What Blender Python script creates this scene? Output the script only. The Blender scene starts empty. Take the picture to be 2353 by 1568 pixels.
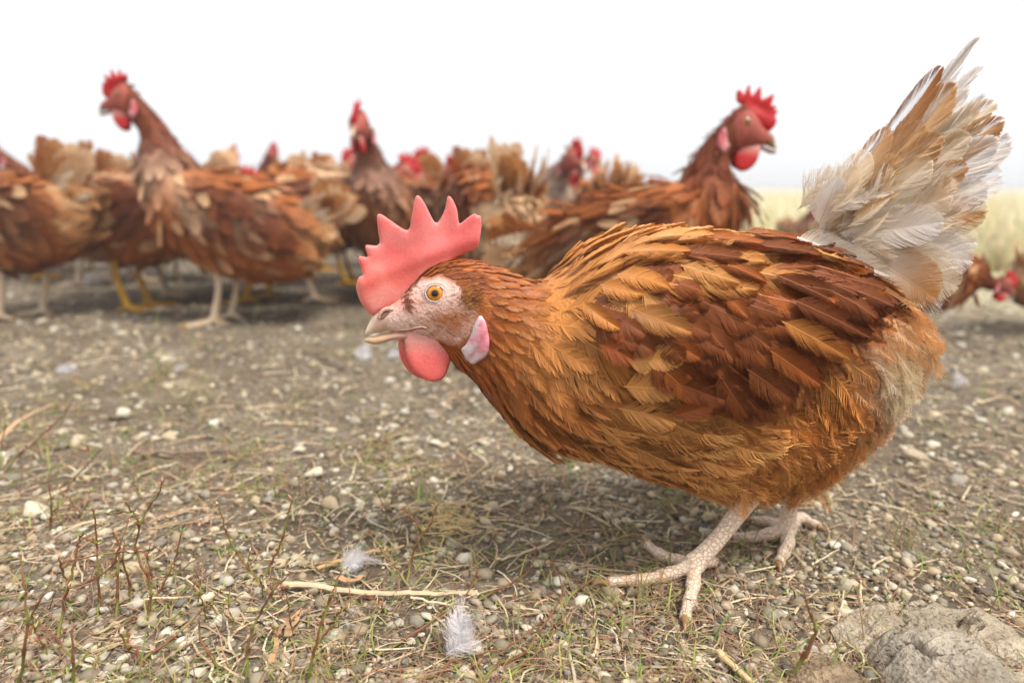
import bpy, math, random
import numpy as np
from mathutils import Vector, Matrix
from mathutils.geometry import delaunay_2d_cdt

SC = bpy.context.scene
COL = SC.collection
rng = np.random.default_rng(7)
random.seed(7)

# ------------------------------------------------------------------ camera
CAM_H = 0.28
PITCH = math.radians(12.7)
LENS = 24.0
FPX = 2352 * LENS / 36.0            # focal length in the 2352-px-wide copy of the photo
cam_d = bpy.data.cameras.new('camera')
cam = bpy.data.objects.new('camera', cam_d)
COL.objects.link(cam)
cam.location = (0, 0, CAM_H)
cam.rotation_euler = (math.pi / 2 - PITCH, 0, 0)
cam_d.lens = LENS
cam_d.sensor_width = 36.0
cam_d.sensor_fit = 'HORIZONTAL'
cam_d.clip_start = 0.01
cam_d.clip_end = 9000
cam_d.dof.use_dof = True
cam_d.dof.focus_distance = 0.435
cam_d.dof.aperture_fstop = 4.0
SC.camera = cam

# ------------------------------------------------------------------ world, sun, exposure
SUN_EL, SUN_AZ = math.radians(60), math.radians(128)     # azimuth from +Y (away from camera) towards +X
W = bpy.data.worlds.new('World')
SC.world = W
W.use_nodes = True
wn = W.node_tree
wn.nodes.clear()
sky = wn.nodes.new('ShaderNodeTexSky')
sky.sky_type = 'NISHITA'
sky.sun_disc = False
sky.sun_elevation = SUN_EL
sky.sun_rotation = SUN_AZ
sky.air_density = 1.0
sky.dust_density = 1.0
sky.ozone_density = 1.0
hs = wn.nodes.new('ShaderNodeHueSaturation')           # a closed overcast: the sky's own light with hardly any colour left
hs.inputs['Saturation'].default_value = 0.10
bg = wn.nodes.new('ShaderNodeBackground')
bg.inputs['Strength'].default_value = 0.15
wo = wn.nodes.new('ShaderNodeOutputWorld')
wn.links.new(sky.outputs[0], hs.inputs['Color'])
ov = wn.nodes.new('ShaderNodeMix')                    # the cloud deck evens it out
ov.data_type = 'RGBA'
ov.inputs[0].default_value = 0.8
tcw = wn.nodes.new('ShaderNodeTexCoord')               # an overcast dome: twice as bright overhead as at the horizon all round
sxw = wn.nodes.new('ShaderNodeSeparateXYZ')
wn.links.new(tcw.outputs['Generated'], sxw.inputs[0])
mrw = wn.nodes.new('ShaderNodeMapRange')
mrw.inputs['To Min'].default_value = 4.9
mrw.inputs['To Max'].default_value = 7.2
wn.links.new(sxw.outputs[2], mrw.inputs['Value'])
vmw = wn.nodes.new('ShaderNodeVectorMath')
vmw.operation = 'SCALE'
vmw.inputs[0].default_value = (0.99, 1.0, 1.03)
wn.links.new(mrw.outputs[0], vmw.inputs['Scale'])
wn.links.new(vmw.outputs[0], ov.inputs[7])
wn.links.new(hs.outputs[0], ov.inputs[6])
wn.links.new(ov.outputs[2], bg.inputs['Color'])
wn.links.new(bg.outputs[0], wo.inputs['Surface'])
sun_d = bpy.data.lights.new('sun', 'SUN')
sun_d.energy = 3.2
sun_d.angle = math.radians(20)
sun_d.color = (1.0, 0.96, 0.9)
sun = bpy.data.objects.new('sun', sun_d)
COL.objects.link(sun)
sd = Vector((math.sin(SUN_AZ) * math.cos(SUN_EL), math.cos(SUN_AZ) * math.cos(SUN_EL), math.sin(SUN_EL)))
sun.rotation_euler = sd.to_track_quat('Z', 'Y').to_euler()
sun.location = (0, 0, 5)
VS = SC.view_settings
VS.view_transform = 'Standard'
VS.look = 'None'
VS.exposure = 0.46
VS.gamma = 1.0
VS.use_curve_mapping = False
SC.render.engine = 'CYCLES'
SC.cycles.use_denoising = True
SC.cycles.max_bounces = 6
SC.cycles.diffuse_bounces = 2
SC.cycles.transmission_bounces = 4
SC.cycles.transparent_max_bounces = 8
SC.cycles.caustics_reflective = False
SC.cycles.caustics_refractive = False

# ------------------------------------------------------------------ photo pixel -> direction, point
CP, SP = math.cos(PITCH), math.sin(PITCH)


def ray(px, py):
    u = (np.asarray(px, float) - 1176) / FPX
    v = (np.asarray(py, float) - 784) / FPX
    return np.stack([u, CP - v * SP, -SP - v * CP], -1)


def at_depth(px, py, Y):
    d = ray(px, py)
    return d * (np.asarray(Y, float) / d[..., 1])[..., None] + np.array([0, 0, CAM_H])


def on_ground(px, py, z=0.0):
    d = ray(px, py)
    return d * ((z - CAM_H) / d[..., 2])[..., None] + np.array([0, 0, CAM_H])


def project(P):
    P = np.asarray(P, float)
    x, y, z = P[..., 0], P[..., 1], P[..., 2] - CAM_H
    f = y * CP - z * SP
    up = y * SP + z * CP
    return np.stack([1176 + FPX * x / f, 784 - FPX * up / f], -1)


# ------------------------------------------------------------------ small tools
def S(r, g, b):
    c = np.array([r, g, b], float) / 255.0
    return np.where(c <= 0.04045, c / 12.92, ((c + 0.055) / 1.055) ** 2.4)


def mk(name, V, F, mat, col=None, smooth=False, parent=None, kind=None):
    """one mesh object; F is an (m,k) array or a list of faces"""
    me = bpy.data.meshes.new(name)
    V = np.asarray(V, np.float32)
    if isinstance(F, np.ndarray):
        m, k = F.shape
        me.vertices.add(len(V))
        me.vertices.foreach_set('co', V.ravel())
        me.loops.add(m * k)
        me.loops.foreach_set('vertex_index', F.astype(np.int32).ravel())
        me.polygons.add(m)
        me.polygons.foreach_set('loop_start', (np.arange(m) * k).astype(np.int32))
        me.update(calc_edges=True)
    else:
        me.from_pydata(V.tolist(), [], F)
        me.update()
    if col is not None:
        a = me.attributes.new('Col', 'FLOAT_COLOR', 'POINT')
        c4 = np.ones((len(V), 4), np.float32)
        c4[:, :3] = np.clip(col, 0.004, 0.95)
        a.data.foreach_set('color', c4.ravel())
    if smooth:
        me.polygons.foreach_set('use_smooth', np.ones(len(me.polygons), bool))
    if mat:
        me.materials.append(mat)
    o = bpy.data.objects.new(name, me)
    COL.objects.link(o)
    if parent:
        o.parent = parent
    if kind:
        o['kind'] = kind
    return o


def empty(name, loc=(0, 0, 0), rz=0.0, parent=None):
    o = bpy.data.objects.new(name, None)
    COL.objects.link(o)
    o.location = loc
    o.rotation_euler = (0, 0, rz)
    o.empty_display_size = 0.05
    if parent:
        o.parent = parent
    return o


def tag(o, label, cat, group=None):
    o['label'] = label
    o['category'] = cat
    if group:
        o['group'] = group
    return o


def copy_tree(o, parent=None):
    c = o.copy()
    COL.objects.link(c)
    c.parent = parent
    for ch in list(o.children):
        copy_tree(ch, c)
    return c


def _hash(ix, iy, seed):
    h = (ix.astype(np.int64) * 374761393 + iy.astype(np.int64) * 668265263 + seed * 974634777) & 0xFFFFFFFF
    h = ((h ^ (h >> 13)) * 1274126177) & 0xFFFFFFFF
    h = h ^ (h >> 16)
    return (h & 0xFFFFFF) / float(0xFFFFFF)


def vnoise(x, y, seed=0):
    x = np.asarray(x, float)
    y = np.asarray(y, float)
    ix, iy = np.floor(x), np.floor(y)
    fx, fy = x - ix, y - iy
    fx = fx * fx * (3 - 2 * fx)
    fy = fy * fy * (3 - 2 * fy)
    a, b = _hash(ix, iy, seed), _hash(ix + 1, iy, seed)
    c, d = _hash(ix, iy + 1, seed), _hash(ix + 1, iy + 1, seed)
    return (a + (b - a) * fx) * (1 - fy) + (c + (d - c) * fx) * fy


def fbm(x, y, seed=0, oct=4, gain=0.5):
    s, a, n = 0, 1, 0
    for i in range(oct):
        s = s + a * (vnoise(np.asarray(x) * 2 ** i, np.asarray(y) * 2 ** i, seed + i * 17) - 0.5)
        n += a
        a *= gain
    return s / n * 2


def sstep(a, b, x):
    t = np.clip((np.asarray(x, float) - a) / (b - a), 0, 1)
    return t * t * (3 - 2 * t)


def catmull(P, per=8, closed=False):
    P = np.asarray(P, float)
    n = len(P)
    out = []
    for i in range(n if closed else n - 1):
        if closed:
            p0, p1, p2, p3 = P[(i - 1) % n], P[i], P[(i + 1) % n], P[(i + 2) % n]
        else:
            p0, p1, p2, p3 = P[max(i - 1, 0)], P[i], P[i + 1], P[min(i + 2, n - 1)]
        for t in np.arange(per) / per:
            out.append(0.5 * (2 * p1 + (p2 - p0) * t + (2 * p0 - 5 * p1 + 4 * p2 - p3) * t ** 2 + (3 * p1 - p0 - 3 * p2 + p3) * t ** 3))
    if not closed:
        out.append(P[-1])
    return np.array(out)


def nrm(v):
    return v / np.maximum(np.linalg.norm(v, axis=-1, keepdims=True), 1e-9)


def tube(path, rad, seg=8, cap=True, flat=1.0):
    """verts, quad faces of a tapered tube along path; flat<1 squashes it along world z"""
    P = np.asarray(path, float)
    R = np.broadcast_to(np.asarray(rad, float), (len(P),)).copy()
    T = nrm(np.gradient(P, axis=0))
    ref = np.array([0, 0, 1.0]) if abs(T[0, 2]) < 0.9 else np.array([1.0, 0, 0])
    V = []
    for i in range(len(P)):
        s = nrm(np.cross(T[i], ref))
        ref = nrm(np.cross(s, T[i]))
        a = np.arange(seg) / seg * 2 * math.pi
        V.append(P[i] + R[i] * (np.cos(a)[:, None] * s + np.sin(a)[:, None] * ref * flat))
    V = np.concatenate(V)
    F = []
    n = len(P)
    for i in range(n - 1):
        for j in range(seg):
            k = (j + 1) % seg
            F.append([i * seg + j, i * seg + k, (i + 1) * seg + k, (i + 1) * seg + j])
    if cap:
        V = np.vstack([V, P[0], P[-1]])
        a, b = n * seg, n * seg + 1
        for j in range(seg):
            k = (j + 1) % seg
            F.append([a, k, j, j])
            F.append([b, (n - 1) * seg + j, (n - 1) * seg + k, (n - 1) * seg + k])
        F = [f if f[2] != f[3] else f[:3] for f in F]
    return V, F


def join(parts):
    """list of (V,F) or (V,F,C) -> one V,F,(C)"""
    Vs, Fs, Cs, o = [], [], [], 0
    for p in parts:
        Vs.append(np.asarray(p[0]))
        Fs += [[i + o for i in f] for f in (p[1].tolist() if isinstance(p[1], np.ndarray) else p[1])]
        if len(p) > 2:
            Cs.append(np.broadcast_to(p[2], (len(p[0]), 3)))
        o += len(p[0])
    return np.vstack(Vs), Fs, (np.vstack(Cs) if Cs else None)


# ------------------------------------------------------------------ materials
def newmat(name):
    m = bpy.data.materials.new(name)
    m.use_nodes = True
    nt = m.node_tree
    nt.nodes.clear()
    out = nt.nodes.new('ShaderNodeOutputMaterial')
    p = nt.nodes.new('ShaderNodeBsdfPrincipled')
    nt.links.new(p.outputs[0], out.inputs[0])
    return m, nt, p, out


def N(nt, typ, **kw):
    n = nt.nodes.new(typ)
    for k, v in kw.items():
        if k in n.inputs:
            n.inputs[k].default_value = v
        else:
            setattr(n, k, v)
    return n


def mat_col(name, rough=0.6, spec=0.3, trans=0.0, vary=0.0, noise=None, bump=None, sheen=0.0, sss=0.0, hue=0.0):
    """colour from the mesh's own Col attribute, some noise on top"""
    m, nt, p, out = newmat(name)
    L = nt.links.new
    at = N(nt, 'ShaderNodeAttribute', attribute_name='Col')
    c = at.outputs['Color']
    tc = N(nt, 'ShaderNodeTexCoord')
    if noise:
        no = N(nt, 'ShaderNodeTexNoise', Scale=noise[0], Detail=4.0)
        L(tc.outputs['Object'], no.inputs['Vector'])
        mr = N(nt, 'ShaderNodeMapRange')
        mr.inputs['To Min'].default_value = 1 - noise[1]
        mr.inputs['To Max'].default_value = 1 + noise[1]
        L(no.outputs['Fac'], mr.inputs['Value'])
        mx = N(nt, 'ShaderNodeVectorMath', operation='SCALE')
        L(c, mx.inputs[0])
        L(mr.outputs[0], mx.inputs['Scale'])
        c = mx.outputs[0]
    if vary:
        oi = N(nt, 'ShaderNodeObjectInfo')
        hv = N(nt, 'ShaderNodeHueSaturation')
        mr = N(nt, 'ShaderNodeMapRange')
        mr.inputs['To Min'].default_value = 1 - vary
        mr.inputs['To Max'].default_value = 1 + vary
        L(oi.outputs['Random'], mr.inputs['Value'])
        L(mr.outputs[0], hv.inputs['Value'])
        L(c, hv.inputs['Color'])
        c = hv.outputs[0]
    L(c, p.inputs['Base Color'])
    p.inputs['Roughness'].default_value = rough
    p.inputs['Specular IOR Level'].default_value = spec
    if sheen:
        p.inputs['Sheen Weight'].default_value = sheen
        p.inputs['Sheen Roughness'].default_value = 0.4
    if sss:
        p.inputs['Subsurface Weight'].default_value = sss
        p.inputs['Subsurface Radius'].default_value = (1.0, 0.35, 0.2)
        p.inputs['Subsurface Scale'].default_value = 0.004
    if bump:
        nb = N(nt, 'ShaderNodeTexNoise', Scale=bump[0], Detail=5.0)
        L(tc.outputs['Object'], nb.inputs['Vector'])
        b = N(nt, 'ShaderNodeBump', Strength=bump[1], Distance=bump[2])
        L(nb.outputs['Fac'], b.inputs['Height'])
        L(b.outputs[0], p.inputs['Normal'])
    if trans:
        t = N(nt, 'ShaderNodeBsdfTranslucent')
        L(c, t.inputs['Color'])
        ms = N(nt, 'ShaderNodeMixShader')
        ms.inputs[0].default_value = trans
        L(p.outputs[0], ms.inputs[1])
        L(t.outputs[0], ms.inputs[2])
        L(ms.outputs[0], out.inputs[0])
    return m


M = {}
M['feather'] = mat_col('feather', rough=0.5, spec=0.28, trans=0.07)
M['feather_far'] = mat_col('flock_feather', rough=0.6, spec=0.2, trans=0.18)
M['tail'] = mat_col('tail_feather', rough=0.5, spec=0.25, trans=0.55)
M['down'] = mat_col('white_down', rough=0.8, spec=0.1, trans=0.5)
M['skin'] = mat_col('bird_skin', rough=0.6, spec=0.3, noise=(620, 0.2), bump=(560, 0.8, 0.0016), sss=0.1)
M['comb'] = mat_col('comb_skin', rough=0.5, spec=0.3, noise=(620, 0.16), bump=(520, 0.3, 0.0008), trans=0.34, sss=0.25)
M['wattle'] = mat_col('wattle_skin', rough=0.5, spec=0.3, noise=(560, 0.18), bump=(420, 0.4, 0.001), trans=0.12, sss=0.25)
M['horn'] = mat_col('beak_horn', rough=0.35, spec=0.5, noise=(250, 0.12), bump=(500, 0.2, 0.0006))
M['leg'] = mat_col('leg_scales', rough=0.5, spec=0.4, noise=(420, 0.14), bump=(700, 0.3, 0.0007))
nt = M['leg'].node_tree                                # reticulate scales on shank and toes
tc_ = N(nt, 'ShaderNodeTexCoord')
vo = N(nt, 'ShaderNodeTexVoronoi', Scale=300.0, feature='DISTANCE_TO_EDGE')
nt.links.new(tc_.outputs['Object'], vo.inputs['Vector'])
mp = N(nt, 'ShaderNodeMapRange')
mp.inputs['From Max'].default_value = 0.12
nt.links.new(vo.outputs['Distance'], mp.inputs['Value'])
bp = N(nt, 'ShaderNodeBump', Strength=0.8, Distance=0.0012)
nt.links.new(mp.outputs[0], bp.inputs['Height'])
pr = [n_ for n_ in nt.nodes if n_.type == 'BSDF_PRINCIPLED'][0]
old = [n_ for n_ in nt.nodes if n_.type == 'BUMP' and n_ is not bp][0]
nt.links.new(old.outputs[0], bp.inputs['Normal'])
nt.links.new(bp.outputs[0], pr.inputs['Normal'])
M['eye'] = mat_col('eye_wet', rough=0.06, spec=0.6)
M['stone'] = mat_col('limestone', rough=0.85, spec=0.2, vary=0.0, noise=(260, 0.28), bump=(500, 0.4, 0.002))
M['gravel'] = mat_col('gravel_stone', rough=0.9, spec=0.15, noise=(420, 0.22))
M['plant'] = mat_col('plant_stem', rough=0.6, spec=0.3, noise=(500, 0.25), trans=0.05)
M['straw'] = mat_col('dry_straw', rough=0.7, spec=0.25, noise=(300, 0.25), trans=0.1)
M['grass'] = mat_col('meadow_blade', rough=0.6, spec=0.2, trans=0.35)
M['clod'] = mat_col('weathered_clod', rough=0.9, spec=0.15, noise=(170, 0.5), bump=(330, 1.0, 0.008))
# ------------------------------------------------------------------ ground
def gh(x, y):
    """height of the ground"""
    x = np.asarray(x, float)
    y = np.asarray(y, float)
    d = np.hypot(x, y)
    near = 1 - sstep(2.5, 6, d)
    h = 0.010 * fbm(x * 4.2, y * 4.2, 3, 3) * sstep(0.1, 0.5, d)
    h = h + near * (0.0035 * fbm(x * 32, y * 32, 9, 3) + 0.0016 * fbm(x * 150, y * 150, 21, 2))
    h = h + sstep(3, 30, d) * 0.04 * fbm(x * 0.3, y * 0.3, 5, 2)
    # the trodden patch the standing hen uses is level
    flat = np.exp(-(((x - 0.17) / 0.14) ** 2 + ((y - 0.48) / 0.09) ** 2) ** 2)
    return h * (1 - 0.85 * flat)


ang_f = np.radians(np.linspace(-46, 46, 350))
ang_b = np.radians(np.linspace(46, 314, 70)[1:-1])
ang = np.concatenate([ang_f, ang_b])
rad = np.concatenate([np.geomspace(0.12, 3.2, 250), np.geomspace(3.2, 6000, 60)[1:]])
A, R = np.meshgrid(ang, rad)
gx, gy = R * np.sin(A), R * np.cos(A)
V = np.stack([gx, gy, gh(gx, gy)], -1).reshape(-1, 3)
na, nr = len(ang), len(rad)
i0 = (np.arange(nr - 1)[:, None] * na + np.arange(na)[None, :])
i1 = (np.arange(nr - 1)[:, None] * na + (np.arange(na)[None, :] + 1) % na)
F = np.stack([i0, i1, i1 + na, i0 + na], -1).reshape(-1, 4)
V = np.vstack([V, [[0, 0, float(gh(0, 0))]]])
cf = np.stack([np.full(na, len(V) - 1), (np.arange(na) + 1) % na, np.arange(na), np.arange(na)], -1)

gm, nt, p, out = newmat('dry_soil')
L = nt.links.new
geo = N(nt, 'ShaderNodeNewGeometry')
n1 = N(nt, 'ShaderNodeTexNoise', Scale=9.0, Detail=8.0, Roughness=0.62)
n2 = N(nt, 'ShaderNodeTexNoise', Scale=95.0, Detail=6.0, Roughness=0.7)
n3 = N(nt, 'ShaderNodeTexNoise', Scale=700.0, Detail=3.0)
v1 = N(nt, 'ShaderNodeTexVoronoi', Scale=75.0)
v2 = N(nt, 'ShaderNodeTexVoronoi', Scale=210.0)
for n in (n1, n2, n3, v1, v2):
    L(geo.outputs['Position'], n.inputs['Vector'])
r1 = N(nt, 'ShaderNodeValToRGB')
e = r1.color_ramp.elements
e[0].position, e[0].color = 0.30, (*S(70, 60, 50), 1)
e[1].position, e[1].color = 0.72, (*S(158, 145, 126), 1)
em = e.new(0.5)
em.color = (*S(106, 94, 78), 1)
mixn = N(nt, 'ShaderNodeMix', data_type='FLOAT')
mixn.inputs[0].default_value = 0.55
L(n1.outputs['Fac'], mixn.inputs[2])
L(n2.outputs['Fac'], mixn.inputs[3])
L(mixn.outputs[0], r1.inputs[0])
# pale grit, too small to build
lt = N(nt, 'ShaderNodeMath', operation='LESS_THAN')
lt.inputs[1].default_value = 0.28
L(v2.outputs['Distance'], lt.inputs[0])
sep = N(nt, 'ShaderNodeSeparateColor')
L(v2.outputs['Color'], sep.inputs[0])
gt = N(nt, 'ShaderNodeMath', operation='GREATER_THAN')
gt.inputs[1].default_value = 0.45
L(sep.outputs[0], gt.inputs[0])
mu = N(nt, 'ShaderNodeMath', operation='MULTIPLY')
L(lt.outputs[0], mu.inputs[0])
L(gt.outputs[0], mu.inputs[1])
mu2 = N(nt, 'ShaderNodeMath', operation='MULTIPLY')
mu2.inputs[1].default_value = 0.75
L(mu.outputs[0], mu2.inputs[0])
gr = N(nt, 'ShaderNodeValToRGB')
ge = gr.color_ramp.elements
ge[0].color = (*S(150, 128, 100), 1)
ge[1].color = (*S(205, 195, 175), 1)
L(sep.outputs[1], gr.inputs[0])
m1 = N(nt, 'ShaderNodeMix', data_type='RGBA')
L(mu2.outputs[0], m1.inputs[0])
L(r1.outputs[0], m1.inputs[6])
L(gr.outputs[0], m1.inputs[7])
# turf colour where the meadow begins, lightened to imitate the field's glare
sx = N(nt, 'ShaderNodeSeparateXYZ')
L(geo.outputs['Position'], sx.inputs[0])
ln = N(nt, 'ShaderNodeVectorMath', operation='LENGTH')
L(geo.outputs['Position'], ln.inputs[0])
n4 = N(nt, 'ShaderNodeTexNoise', Scale=1.6, Detail=4.0)
L(geo.outputs['Position'], n4.inputs['Vector'])
ad = N(nt, 'ShaderNodeMath', operation='ADD')
L(ln.outputs['Value'], ad.inputs[0])
cx_ = N(nt, 'ShaderNodeClamp')
cx_.inputs['Min'].default_value = -2.0
cx_.inputs['Max'].default_value = 1.2
L(sx.outputs[0], cx_.inputs[0])
ad0 = N(nt, 'ShaderNodeMath', operation='MULTIPLY_ADD')
ad0.inputs[1].default_value = 0.9
L(cx_.outputs[0], ad0.inputs[0])
L(n4.outputs['Fac'], ad0.inputs[2])
L(ad0.outputs[0], ad.inputs[1])
mr = N(nt, 'ShaderNodeMapRange')
mr.inputs['From Min'].default_value = 3.1
mr.inputs['From Max'].default_value = 4.4
L(ad.outputs[0], mr.inputs['Value'])
r2 = N(nt, 'ShaderNodeValToRGB')
e2 = r2.color_ramp.elements
e2[0].position, e2[0].color = 0.35, (*S(182, 174, 134), 1)
e2[1].position, e2[1].color = 0.65, (*S(214, 205, 170), 1)
L(n4.outputs['Fac'], r2.inputs[0])
m2 = N(nt, 'ShaderNodeMix', data_type='RGBA')
L(mr.outputs[0], m2.inputs[0])
L(m1.outputs[2], m2.inputs[6])
L(r2.outputs[0], m2.inputs[7])
L(m2.outputs[2], p.inputs['Base Color'])
p.inputs['Roughness'].default_value = 0.95
p.inputs['Specular IOR Level'].default_value = 0.15
b1 = N(nt, 'ShaderNodeBump', Strength=0.7, Distance=0.006)
L(n2.outputs['Fac'], b1.inputs['Height'])
b2 = N(nt, 'ShaderNodeBump', Strength=0.5, Distance=0.0015)
L(n3.outputs['Fac'], b2.inputs['Height'])
L(b1.outputs[0], b2.inputs['Normal'])
L(b2.outputs[0], p.inputs['Normal'])
Fall = [list(f) for f in F] if False else F
ground = mk('ground', V, Fall, gm, smooth=True)
ground['kind'] = 'structure'


# ------------------------------------------------------------------ stones: a few shapes, many placings
def stone_shape(seed, sub=1):
    import bmesh
    r = np.random.default_rng(seed)
    bm = bmesh.new()
    bmesh.ops.create_icosphere(bm, subdivisions=sub, radius=1.0)
    V = np.array([v.co[:] for v in bm.verts])
    Fc = np.array([[v.index for v in f.verts] for f in bm.faces])
    bm.free()
    # cut with random planes for broken facets
    for _ in range(8 if sub > 1 else 5):
        n = nrm(r.normal(size=3))
        d = r.uniform(0.38, 0.72)
        over = V @ n - d
        V = V - np.where(over > 0, over, 0)[:, None] * n * 0.9
    V = V / np.abs(V).max() * np.array([1.0, r.uniform(0.5, 0.95), r.uniform(0.32, 0.65)])
    V = V * (1 + 0.06 * r.normal(size=(len(V), 1)))
    return V, Fc


STONE_COLS = [S(196, 182, 154), S(178, 162, 136), S(206, 194, 170), S(156, 140, 114), S(176, 166, 146), S(186, 168, 136), S(154, 140, 118), S(212, 203, 184), S(158, 150, 136)]


def rot_z(a):
    c, s = np.cos(a), np.sin(a)
    z = np.zeros_like(c)
    return np.stack([np.stack([c, -s, z], -1), np.stack([s, c, z], -1), np.stack([z, z, z + 1], -1)], -2)


def rot_any(a, tilt, b):
    ca, sa, ct, st = np.cos(a), np.sin(a), np.cos(tilt), np.sin(tilt)
    z, o = np.zeros_like(ca), np.ones_like(ca)
    X = np.stack([np.stack([o, z, z], -1), np.stack([z, ct, -st], -1), np.stack([z, st, ct], -1)], -2)
    return rot_z(a) @ X @ rot_z(b)


# the big ones, each an object under the ground
stone_meshes = []
for k in range(12):
    V, Fc = stone_shape(100 + k, 2)
    c = STONE_COLS[k % len(STONE_COLS)]
    o = mk('stone', V, Fc, M['stone'], np.broadcast_to(c, V.shape), smooth=False)
    stone_meshes.append(o.data)
    bpy.data.objects.remove(o)


def put_stone(x, y, size, k=None, sink=0.25, rz=None):
    me = stone_meshes[rng.integers(len(stone_meshes)) if k is None else k]
    o = bpy.data.objects.new('stone', me)
    COL.objects.link(o)
    o.parent = ground
    o.location = (x, y, float(gh(x, y)) + size * (0.5 - sink) * 0.6)
    o.rotation_euler = (rng.normal() * 0.25, rng.normal() * 0.25, rng.uniform(0, 6.28) if rz is None else rz)
    s = size * 0.5
    o.scale = (s, s * rng.uniform(0.75, 1.0), s)
    return o


# stones one can point at in the photograph: (px, py, width in px, shape)
for px, py, w, k in [(490, 985, 62, 7), (728, 1108, 66, 2), (180, 1018, 75, 0), (80, 1190, 90, 2), (345, 1440, 60, 1), (440, 1490, 55, 4), (390, 1010, 50, 5),
                     (2226, 1330, 52, 7), (2080, 1372, 60, 0), (2105, 1455, 46, 1), (1945, 1425, 70, 2), (1918, 1262, 62, 7), (1690, 1365, 52, 4), (1565, 1478, 52, 0),
                     (1330, 1500, 44, 4), (2040, 1190, 46, 0), (2100, 1060, 60, 1), (2010, 1030, 50, 2), (470, 1395, 70, 2), (310, 1320, 68, 5), (560, 1390, 60, 0),
                     (700, 1300, 40, 3), (1000, 1030, 38, 2), (60, 1500, 80, 1), (190, 1090, 60, 4), (760, 1180, 60, 5), (300, 1550, 90, 4), (690, 1050, 44, 2), (1010, 1140, 46, 0),
                     (280, 960, 50, 2), (1850, 1310, 40, 1), (1660, 1440, 34, 6), (1730, 1330, 30, 0), (1780, 1340, 34, 5), (1700, 1500, 44, 8), (1790, 1480, 40, 3)]:
    q = on_ground(px, py)
    put_stone(q[0], q[1], w * math.hypot(q[1], q[0] * 0.3) / FPX * 1.02, k % 12)
n_big = 36
while n_big < 296:
    px, py = rng.uniform(-80, 2430), 690 + 900 * rng.uniform(0, 1) ** 0.8
    q = on_ground(px, py)
    # keep the hen's toes clear
    if 1340 < px < 1900 and 1190 < py < 1460:
        continue
    put_stone(q[0], q[1], rng.uniform(0.0055, 0.012) * (1 + 0.5 * q[1]))
    n_big += 1

# gravel, past counting: one mesh
gshapes = [stone_shape(300 + k, 1 if k < 5 else 1) for k in range(10)]


def scatter_stones(P, size, name, seed, cols=STONE_COLS, flat=1.0):
    r = np.random.default_rng(seed)
    n = len(P)
    which = r.integers(0, len(gshapes), n)
    cidx = r.integers(0, len(cols), n)
    VV, FF, CC, off = [], [], [], 0
    for k, (V0, F0) in enumerate(gshapes):
        s = np.where(which == k)[0]
        if not len(s):
            continue
        Rm = rot_any(r.uniform(0, 6.28, len(s)), r.normal(0, 0.3, len(s)), r.uniform(0, 6.28, len(s)))
        v = np.einsum('nij,vj->nvi', Rm, V0 * np.array([1, 1, flat])) * (size[s] * 0.5)[:, None, None] + P[s][:, None, :]
        c = np.array(cols)[cidx[s]] * (0.74 + 0.2 * r.normal(size=(len(s), 1)))
        VV.append(v.reshape(-1, 3))
        CC.append(np.repeat(c, len(V0), 0))
        f = F0[None] + (np.arange(len(s)) * len(V0))[:, None, None] + off
        FF.append(f.reshape(-1, 3))
        off += len(s) * len(V0)
    return mk(name, np.vstack(VV), np.vstack(FF), M['gravel'], np.vstack(CC))


def screen_points(n, y0, y1, pw, seed, margin=160):
    r = np.random.default_rng(seed)
    px = r.uniform(-margin, 2352 + margin, n)
    py = y0 + (y1 - y0) * r.uniform(0, 1, n) ** pw
    return on_ground(px, py)


P = np.vstack([screen_points(27000, 655, 1640, 0.75, 41), screen_points(7000, 660, 2100, 0.9, 42, 900), screen_points(6500, 640, 900, 1.0, 43, 300)])
r_ = np.random.default_rng(5)
keep = fbm(P[:, 0] * 9, P[:, 1] * 9, 77, 3) + 0.35 * r_.normal(size=len(P)) > -0.22
P = P[keep]
size = np.clip(r_.lognormal(math.log(0.0040), 0.62, len(P)), 0.0018, 0.016) * (0.70 + 0.75 * np.clip(P[:, 1], 0.3, 2.0))
P[:, 2] = gh(P[:, 0], P[:, 1]) + size * 0.10
o = scatter_stones(P, size, 'gravel', 6)
tag(o, 'beige and grey limestone gravel scattered over the dry soil', 'gravel')
o['kind'] = 'stuff'
# ------------------------------------------------------------------ feathers, barb by barb
def profile(shape, x):
    """half width of a vane of length 1 at x"""
    x = np.clip(x, 0, 1)
    if shape == 'round':
        return np.minimum(1, x / 0.35 + 0.2) ** 0.8 * np.sqrt(np.clip(1 - np.maximum(0, (x - 0.45) / 0.55) ** 2.2, 0, 1))
    if shape == 'broad':
        return np.minimum(1, x / 0.28 + 0.2) * np.sqrt(np.clip(1 - np.maximum(0, (x - 0.68) / 0.32) ** 2.2, 0, 1))
    if shape == 'point':
        return np.minimum(1, x / 0.25 + 0.3) * np.clip(1 - x ** 1.7, 0, 1) ** 0.8
    return np.minimum(1, x / 0.2 + 0.35) * (1 - 0.4 * x) * np.sqrt(np.clip(1 - np.maximum(0, (x - 0.6) / 0.4) ** 2, 0, 1))


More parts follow.
